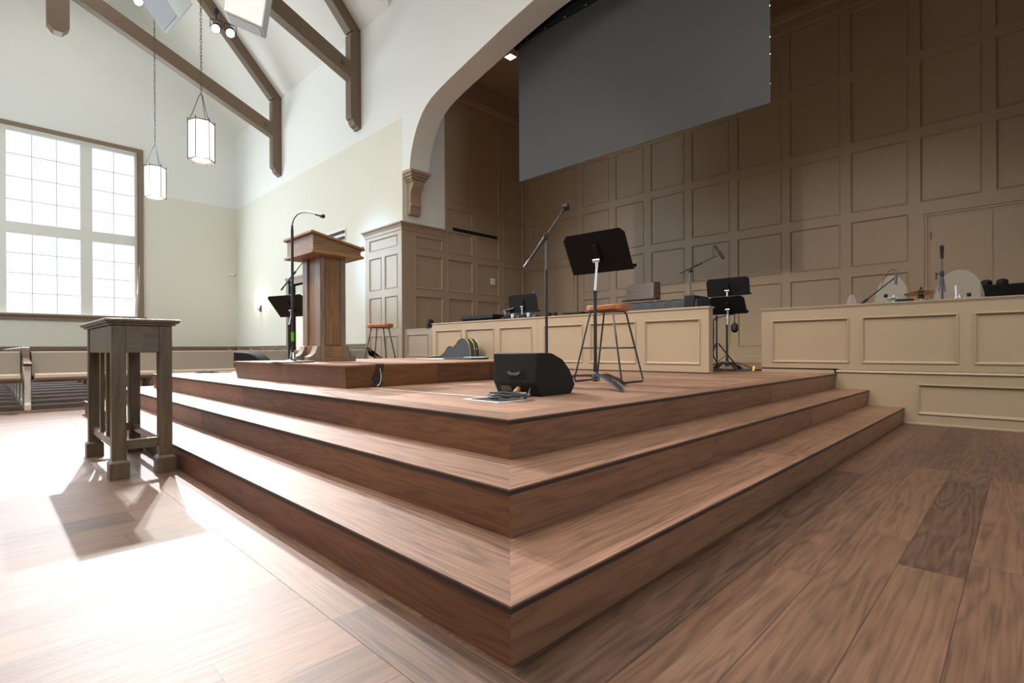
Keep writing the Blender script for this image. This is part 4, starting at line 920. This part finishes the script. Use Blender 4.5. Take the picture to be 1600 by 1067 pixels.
# upright vocal mic
q0, q1 = p(1472, 470, 6.6), p(1470, 386, 6.6)
r = thing('upright_mic_stand', 'upright mic stand with a black microphone in front of the right double doors', 'microphone stand', (q0.x, q0.y, Z3))
h = q1.z-Z3
m = MB(); m.cyl((0, 0, .28), (-.0, 0, h-.36), .012); m.cyl((0, 0, h-.36), (0, 0, h-.10), .008); m.build('pole', M_gun, r)
m = MB(); m.cyl((0, 0, h-.13), (0, 0, h-.02), .014, .018); m.lathe((0, 0, h-.03), [(.012, 0), (.02, .012), (.02, .035), (.010, .048)], 12); m.build('microphone', M_rubber, r)
m = MB(); m.cyl((0, 0, h-.33), (0, 0, h-.27), .018); m.cyl((-.05, 0, h-.30), (0, 0, h-.30), .007); m.cyl((-.05, 0, h-.36), (-.05, 0, h-.28), .007); m.build('clutch', M_blackm, r)
for s in (-.03, .03):
    m = MB(); m.cyl((s, 0, h-.50), (0, 0, h-.27), .006); m.build('brace', M_gun, r)
tripod(r, .30, .28)
# chrome drum hardware
for k, (u, la, bx) in enumerate([(1396, 'chrome drum clamp behind the left acrylic shield', 1), (1500, 'chrome drum clamp with black knob before the larger acrylic shield', 0)]):
    q = p(u, 466, 6.5); r = thing('drum_clamp', la, 'drum hardware', (q.x, q.y, Z3), 0, 'chrome drum clamps')
    h = q.z-Z3
    m = MB(); m.cyl((0, 0, 0), (0, 0, h+.04), .012); m.cyl((-.0, 0, h-.06), (0, 0, h+.0), .02); m.build('rod', M_steel, r)
    m = MB(); m.box(-.035, .035, -.02, .02, h-.03, h+.015); m.cyl((-.05, 0, h+.005), (.045, 0, h+.0), .011); m.build('clamp', M_steel, r, bevel=.004)
    m = MB(); s = -1 if bx else 1; m.lathe((s*.055, 0, h+.03), [(.012, 0), (.022, .008), (.022, .03), (.012, .036)], 12, axis=(s, 0, .3)); m.build('wing_knob', M_rubber, r)
    if not bx:
        m = MB(); m.cyl((-.03, 0, h), (-.035, 0, h+.14), .009); m.build('post', M_plate, r)
q = p(1413, 470, 6.7); r = thing('drum_pad', 'small black drum pad behind the left acrylic shield', 'drum pad', (q.x, q.y, Z3))
m = MB(); h = q.z-Z3; m.box(-.09, .09, -.06, .06, h-.06, h+.02); m.build('pad', M_blackp, r, bevel=.015); m = MB(); m.cyl((0, 0, 0), (0, 0, h-.06), .012); m.build('stand', M_gun, r)
# drum (grey-white) seen through the shield
q = p(1488, 474, 7.2); r = thing('snare_drum', 'pale drum head tilted behind the larger acrylic shield', 'drum', (q.x, q.y, 0))
m = MB(); m.lathe((0, 0, q.z-.16), [(.17, 0), (.175, .01), (.175, .14), (.17, .15)], 32, axis=(-.1, -.25, 1)); m.build('shell', M_steel, r)
m = MB(); m.lathe((-.015, -.038, q.z-.012), [(.165, 0), (.165, .004)], 32, axis=(-.1, -.25, 1)); m.build('drum_head', M_plate, r)
m = MB(); m.cyl((0, 0, Z3), (0, 0, q.z-.15), .014); m.build('pole', M_steel, r)
# black cabinet at the right edge
c0, c1 = p(1532, 470, 7.4), p(1600, 444, 7.4)
r = thing('black_amp_cabinet', 'long low black cabinet behind the knee wall at the right edge', 'cabinet', (0, 7.4, 0))
m = MB(); m.box(c0.x, c1.x+.25, 0, .5, Z3, p(1545, 445, 7.4).z); m.build('cabinet', M_black, r, bevel=.01)
for k, u in enumerate((1541, 1566)):
    qq = p(u, 444, 7.45); r = thing('headphones', ['black rounded headphone cup on the left end of the black cabinet', 'black rounded headphone cup on the black cabinet, right of its twin'][k], 'headphones', (qq.x, 7.47, p(1545, 445, 7.4).z), 0, 'headphone cups on the black cabinet')
    m = MB(); m.lathe((0, .0, .0), [(.05, 0), (.055, .015), (.05, .05), (.03, .065)], 16); m.build('cup', M_blackp, r)

# ------------------------------------------------------------------ roof trusses
def truss(loc, label):
    r = thing('roof_truss', label, 'roof truss', loc, 0, 'brown scissor roof trusses'); t = .27   # local x: 0 (front) .. -t
    yy = lambda y, s: RIDGE+s*(y-RIDGE)
    SLr = SL
    for s in (1, -1):
        f = lambda y: yy(y, s)
        m = MB(); pp = [(5.865, EAVE+.06), (5.865, 6.42), (5.80, 6.42), (5.78, 6.46), (5.70, 6.50), (5.66, 6.56), (5.645, 6.63), (5.60, 6.65), (5.585, 6.70), (5.585, EAVE-.15)]
        m.prism([(0, f(y), z) for y, z in pp], (-t, 0, 0)); m.build('wall_post', M_truss, r, smooth=0, bevel=.008)
        m = MB(); y0_, y1_ = 5.865, RIDGE; zt = lambda y: EAVE+(YN-y)*SL-.01
        m.prism([(0, f(y0_), zt(y0_)), (0, f(y1_), zt(y1_)), (0, f(y1_), zt(y1_)-.42), (0, f(5.585), zt(5.585)-.42)], (-t, 0, 0)); m.build('rafter', M_truss, r, smooth=0, bevel=.008)
        m = MB(); m.prism([(-.005, f(5.60), 7.62), (-.005, f(5.60), 8.03), (-.005, f(RIDGE-.0), 10.30), (-.005, f(RIDGE-.0), 9.87)], (-t+.01, 0, 0)); ch = m.build('scissor_chord', M_truss, r, smooth=0, bevel=.008)
        m = MB(); yq = 5.38; m.obox((.0, f(yq), 7.93), (.012, 0, 0), (0, .045, 0), (0, 0, .045)); m.build('peg', M_brownm, ch, smooth=0)
    m = MB(); w = .215; z0 = 8.72
    m.prism([(.01, RIDGE-w, z0+.16), (.01, RIDGE-w+.13, z0), (.01, RIDGE+w-.13, z0), (.01, RIDGE+w, z0+.16), (.01, RIDGE+w, zr-.3), (.01, RIDGE-w, zr-.3)], (-t-.02, 0, 0)); m.build('king_post', M_truss, r, smooth=0, bevel=.008)
    return r
tr1 = truss((-16.1, 0, 0), 'brown timber roof truss farther from the arch, with a hanging king post')
dup(tr1, loc=(-11.1, 0, 0), label='brown timber roof truss nearer the white arch')

# ------------------------------------------------------------------ hanging lanterns
def lantern(loc, ztop, label):
    r = thing('pendant_lantern', label, 'pendant light', loc, 0, 'hexagonal hanging lanterns'); R0, H = .19, .63
    hexp = [(R0*math.cos(PI/3*k+.35), R0*math.sin(PI/3*k+.35)) for k in range(6)]
    m = MB(); m.prism([(x*.94, y*.94, .03) for x, y in hexp], (0, 0, H-.04)); m.build('glass_shade', M_glow, r, smooth=0)
    fr = MB()
    for x, y in hexp: fr.cyl((x, y, 0), (x, y, H+.04), .008, n=6)
    for z in (.01, H): fr.tube([(x, y, z) for x, y in hexp], .009, 6, closed=True)
    fm = fr.build('frame', M_brownm, r)
    m = MB(); n = 24
    ins = [(.13*math.cos(2*PI*j/n+.35), .13*math.sin(2*PI*j/n+.35)) for j in range(n)]; out = []
    for j in range(n):
        k = j//4; f_ = (j % 4)/4; a, b = hexp[k], hexp[(k+1) % 6]; out.append((a[0]+(b[0]-a[0])*f_, a[1]+(b[1]-a[1])*f_))
    m.add([(x, y, 0) for x, y in ins]+[(x, y, 0) for x, y in out], [[j, (j+1) % n, n+(j+1) % n, n+j] for j in range(n)]); m.build('bottom_ring', M_brownm, r, smooth=0)
    m = MB(); m.lathe((0, 0, .015), [(.13, 0), (.13, .006)], 24); m.build('bottom_diffuser', M_glow, r)
    for k in (0, 2, 4):
        x, y = hexp[k]; m = MB(); m.tube([(x*.9, y*.9, H), (x*.6, y*.6, H+.16), (x*.18, y*.18, H+.42), (0, 0, H+.48)], .006, 6); m.build('hanger_arm', M_brownm, r)
    m = MB(); n = int((ztop-H-.48)/.055); 
    for k in range(n):
        z = H+.48+k*.055; a = PI/2*(k % 2)+.3*math.sin(k*.8)
        c, s = math.cos(a)*.013, math.sin(a)*.013
        m.tube([(c, s, z), (c*.8, s*.8, z+.05), (0, 0, z+.064), (-c*.8, -s*.8, z+.05), (-c, -s, z), (-c*.8, -s*.8, z-.002), (0, 0, z-.012), (c*.8, s*.8, z)], .0042, 4, closed=True)
    m.build('chain', M_brownm, r, smooth=0)
    l = bpy.data.lights.new('lantern_light', 'POINT'); l.energy = 45; l.color = (1, .93, .85); l.shadow_soft_size = .15
    lo = bpy.data.objects.new('lantern_light', l); C.objects.link(lo); lo.location = V(loc)+V((0, 0, -.15)); return r
lantern((-8.62, 1.60, 3.88), 8.2, 'lit hexagonal hanging lantern nearer the arch, larger and higher in view')
lantern((-11.85, 1.60, 3.95), 8.6, 'lit hexagonal hanging lantern nearer the window, smaller and lower in view')

# ------------------------------------------------------------------ hanging loudspeakers and spotlights
def speakerbox(label, P0, e1, e2, e3, front=True):
    r = thing('hanging_loudspeaker', label, 'loudspeaker', P0, 0, 'white loudspeakers hanging from the roof')
    e1, e2, e3 = V(e1), V(e2), V(e3); o = V((0, 0, 0))
    m = MB(); m.hexa([o, e1, e1+e3*.9, e3*.9, e2, e1+e2, e1+e2+e3, e2+e3]); m.build('cabinet', M_spk, r, smooth=0, bevel=.02)
    nn = e1.cross(e2).normalized()
    if nn.dot(e3) > 0: nn = -nn
    m = MB(); g = nn*.012; i_ = .07
    if not front: nn = -e2.normalized(); g = nn*.012
    q = [e1*.08+e3*.10, e1*.92+e3*.10, e1*.92+e3*.82, e1*.08+e3*.82] if not front else [e1*i_+e2*i_, e1*(1-i_)+e2*i_, e1*(1-i_)+e2*(1-i_), e1*i_+e2*(1-i_)]
    m.hexa([a for a in q]+[a+g for a in q]); m.build('grille', M_grille, r, smooth=0, bevel=.006)
    m = MB(); c = (e1+e3)*.5+e2; m.cyl(c, c+V((0, 0, .9)), .012); m.box(c.x-.1, c.x+.1, c.y-.02, c.y+.02, c.z, c.z+.05); m.build('rigging', M_blackm, r)
    return r
Pa = at(258.5, 55, D=9.5); Pb = at(282, 29, D=9.15); Pc = at(227, 10, D=9.5); Pd = at(304, 4, D=9.75)
speakerbox('white hanging loudspeaker with grille turned left, at the top edge of the view', Pa, Pb-Pa, (Pc-Pa)*1.7, Pd-Pb)
Pa = at(410, 43, D=8.2); Pb = at(349, 16, D=8.1); Pc = at(418, -10, D=8.3)
e1 = Pb-Pa; e2 = (Pc-Pa)*1.6; e3 = e1.cross(e2).normalized()*.30
if e3.dot(FW) < 0: e3 = -e3
speakerbox('larger white hanging loudspeaker above the first truss, right of the spotlights', Pa, e1, e2, e3, False)
m = None
def head(u, v, D, label, tgt, on=True):
    P0 = at(u, v, D=D); d = (V(tgt)-P0).normalized()
    r = thing('stage_spotlight', label, 'spotlight', P0, 0, 'stage spotlights')
    m = MB(); m.lathe(-d*.40, [(.08, 0), (.12, .05), (.13, .25), (.115, .36), (.125, .40)], 20, axis=d); m.build('lamp_body', M_rubber, r)
    m = MB(); m.lathe(d*.0, [(.105, 0), (.10, .012), (.05, .025)], 20, axis=d); m.build('lens', M_lens, r)
    s = d.cross(V((0, 0, 1))).normalized()
    m = MB(); c = -d*.2; m.tube([c+s*.15, c+s*.15+V((0, 0, .22)), c-s*.15+V((0, 0, .22)), c-s*.15], .012, 6); m.cyl(c+V((0, 0, .22)), c+V((0, 0, .42)), .018); m.build('yoke', M_rubber, r)
    m = MB(); c2 = c+V((0, 0, .42)); m.box(c2.x-.06, c2.x+.06, c2.y-.05, c2.y+.05, c2.z, c2.z+.10); m.build('clamp', M_rubber, r)
    return P0, d
P1, d1 = head(337, 45, 14.7, 'left one of the two lit spotlights clamped to the roof truss', (-3, -1, 0))
P2, d2 = head(360, 52, 14.7, 'right one of the two lit spotlights clamped to the roof truss', (-2, 0, 0))
P3, d3 = head(216, 2, 14.7, 'lit spotlight at the top edge of the view, left of both loudspeakers', (-5, -1, 0))
for o in bpy.data.objects:
    if o.name.startswith('truss_spot_'):
        src, dd = (P1, d1) if o.name == 'truss_spot_light' else (P3, d3) if o.name == 'truss_spot_main' else (P2, d2)
        o.location = src+dd*.06

# ------------------------------------------------------------------ pews
def pew(label, loc, y0, y1, ends=(0, 0, 0)):
    r = thing('pew', label, 'pew', loc, 0, 'upholstered pews facing the stage')
    # local: x 0 = front edge of the seat, back at -.5 ; runs along y
    m = MB(); m.prism([(0, y0, .385), (-.47, y0, .365), (-.47, y0, .395), (0, y0, .42)], (0, y1-y0, 0)); m.build('seat_board', M_pew, r, smooth=0)
    m = MB(); m.prism([(.015, y0+.03, .415), (.03, y0+.03, .445), (.01, y0+.03, .485), (-.06, y0+.03, .50), (-.44, y0+.03, .475), (-.44, y0+.03, .405)], (0, y1-y0-.06, 0)); m.build('seat_cushion', M_cush, r, smooth=40)
    m = MB(); m.prism([(-.43, y0+.02, .42), (-.36, y0+.02, .46), (-.45, y0+.02, .79), (-.49, y0+.02, .805), (-.52, y0+.02, .79), (-.48, y0+.02, .42)], (0, y1-y0-.04, 0)); m.build('back_cushion', M_fab, r, smooth=40)
    m = MB(); m.prism([(-.52, y0, .36), (-.49, y0, .36), (-.545, y0, .80), (-.575, y0, .80)], (0, y1-y0, 0)); m.build('back_board', M_pew, r, smooth=0)
    for k in range(1, int((y1-y0)/1.2)):
        y = y0+(y1-y0)*k/int((y1-y0)/1.2); m = MB(); m.box(-.40, -.10, y-.02, y+.02, 0, .38); m.build('leg', M_pew, r, smooth=0)
    for y in ends:
        m = MB(); m.prism([(-.58, y-.035, 0), (-.02, y-.035, 0), (-.02, y-.035, .08), (-.06, y-.035, .10), (-.06, y-.035, .55), (-.02, y-.035, .60), (-.03, y-.035, .64), (-.40, y-.035, .70), (-.47, y-.035, .845), (-.55, y-.035, .855), (-.60, y-.035, .82), (-.58, y-.035, .10)], (0, .07, 0)); en = m.build('end_panel', M_mull, r, smooth=0, bevel=.008)
        m = MB(); m.prism([(-.02, y-.045, .60), (-.0, y-.045, .64), (-.40, y-.045, .72), (-.46, y-.045, .86), (-.56, y-.045, .87), (-.61, y-.045, .83), (-.59, y-.045, .80), (-.46, y-.045, .82), (-.39, y-.045, .68)], (0, .09, 0)); m.build('arm_cap', M_pew, en, smooth=0, bevel=.006)
    return r
front = pew('front row upholstered pew facing the stage, nearest the steps on the right', (-8.72, 0, 0), -.44, 4.9, (-.48, 4.94))
lft = pew('front row upholstered pew facing the stage, at the left edge of the view', (-8.72, 0, 0), -4.6, -.52, (-4.64,))
ordn = ['second', 'third', 'fourth', 'fifth', 'sixth', 'seventh', 'eighth', 'ninth', 'tenth']
for k in range(9):
    dup(front, loc=(-8.72-1.0*(k+1), 0, 0), label='upholstered pew in the %s row behind the front one, right block' % ordn[k])
    dup(lft, loc=(-8.72-1.0*(k+1), 0, 0), label='upholstered pew in the %s row behind the front one, left block' % ordn[k])
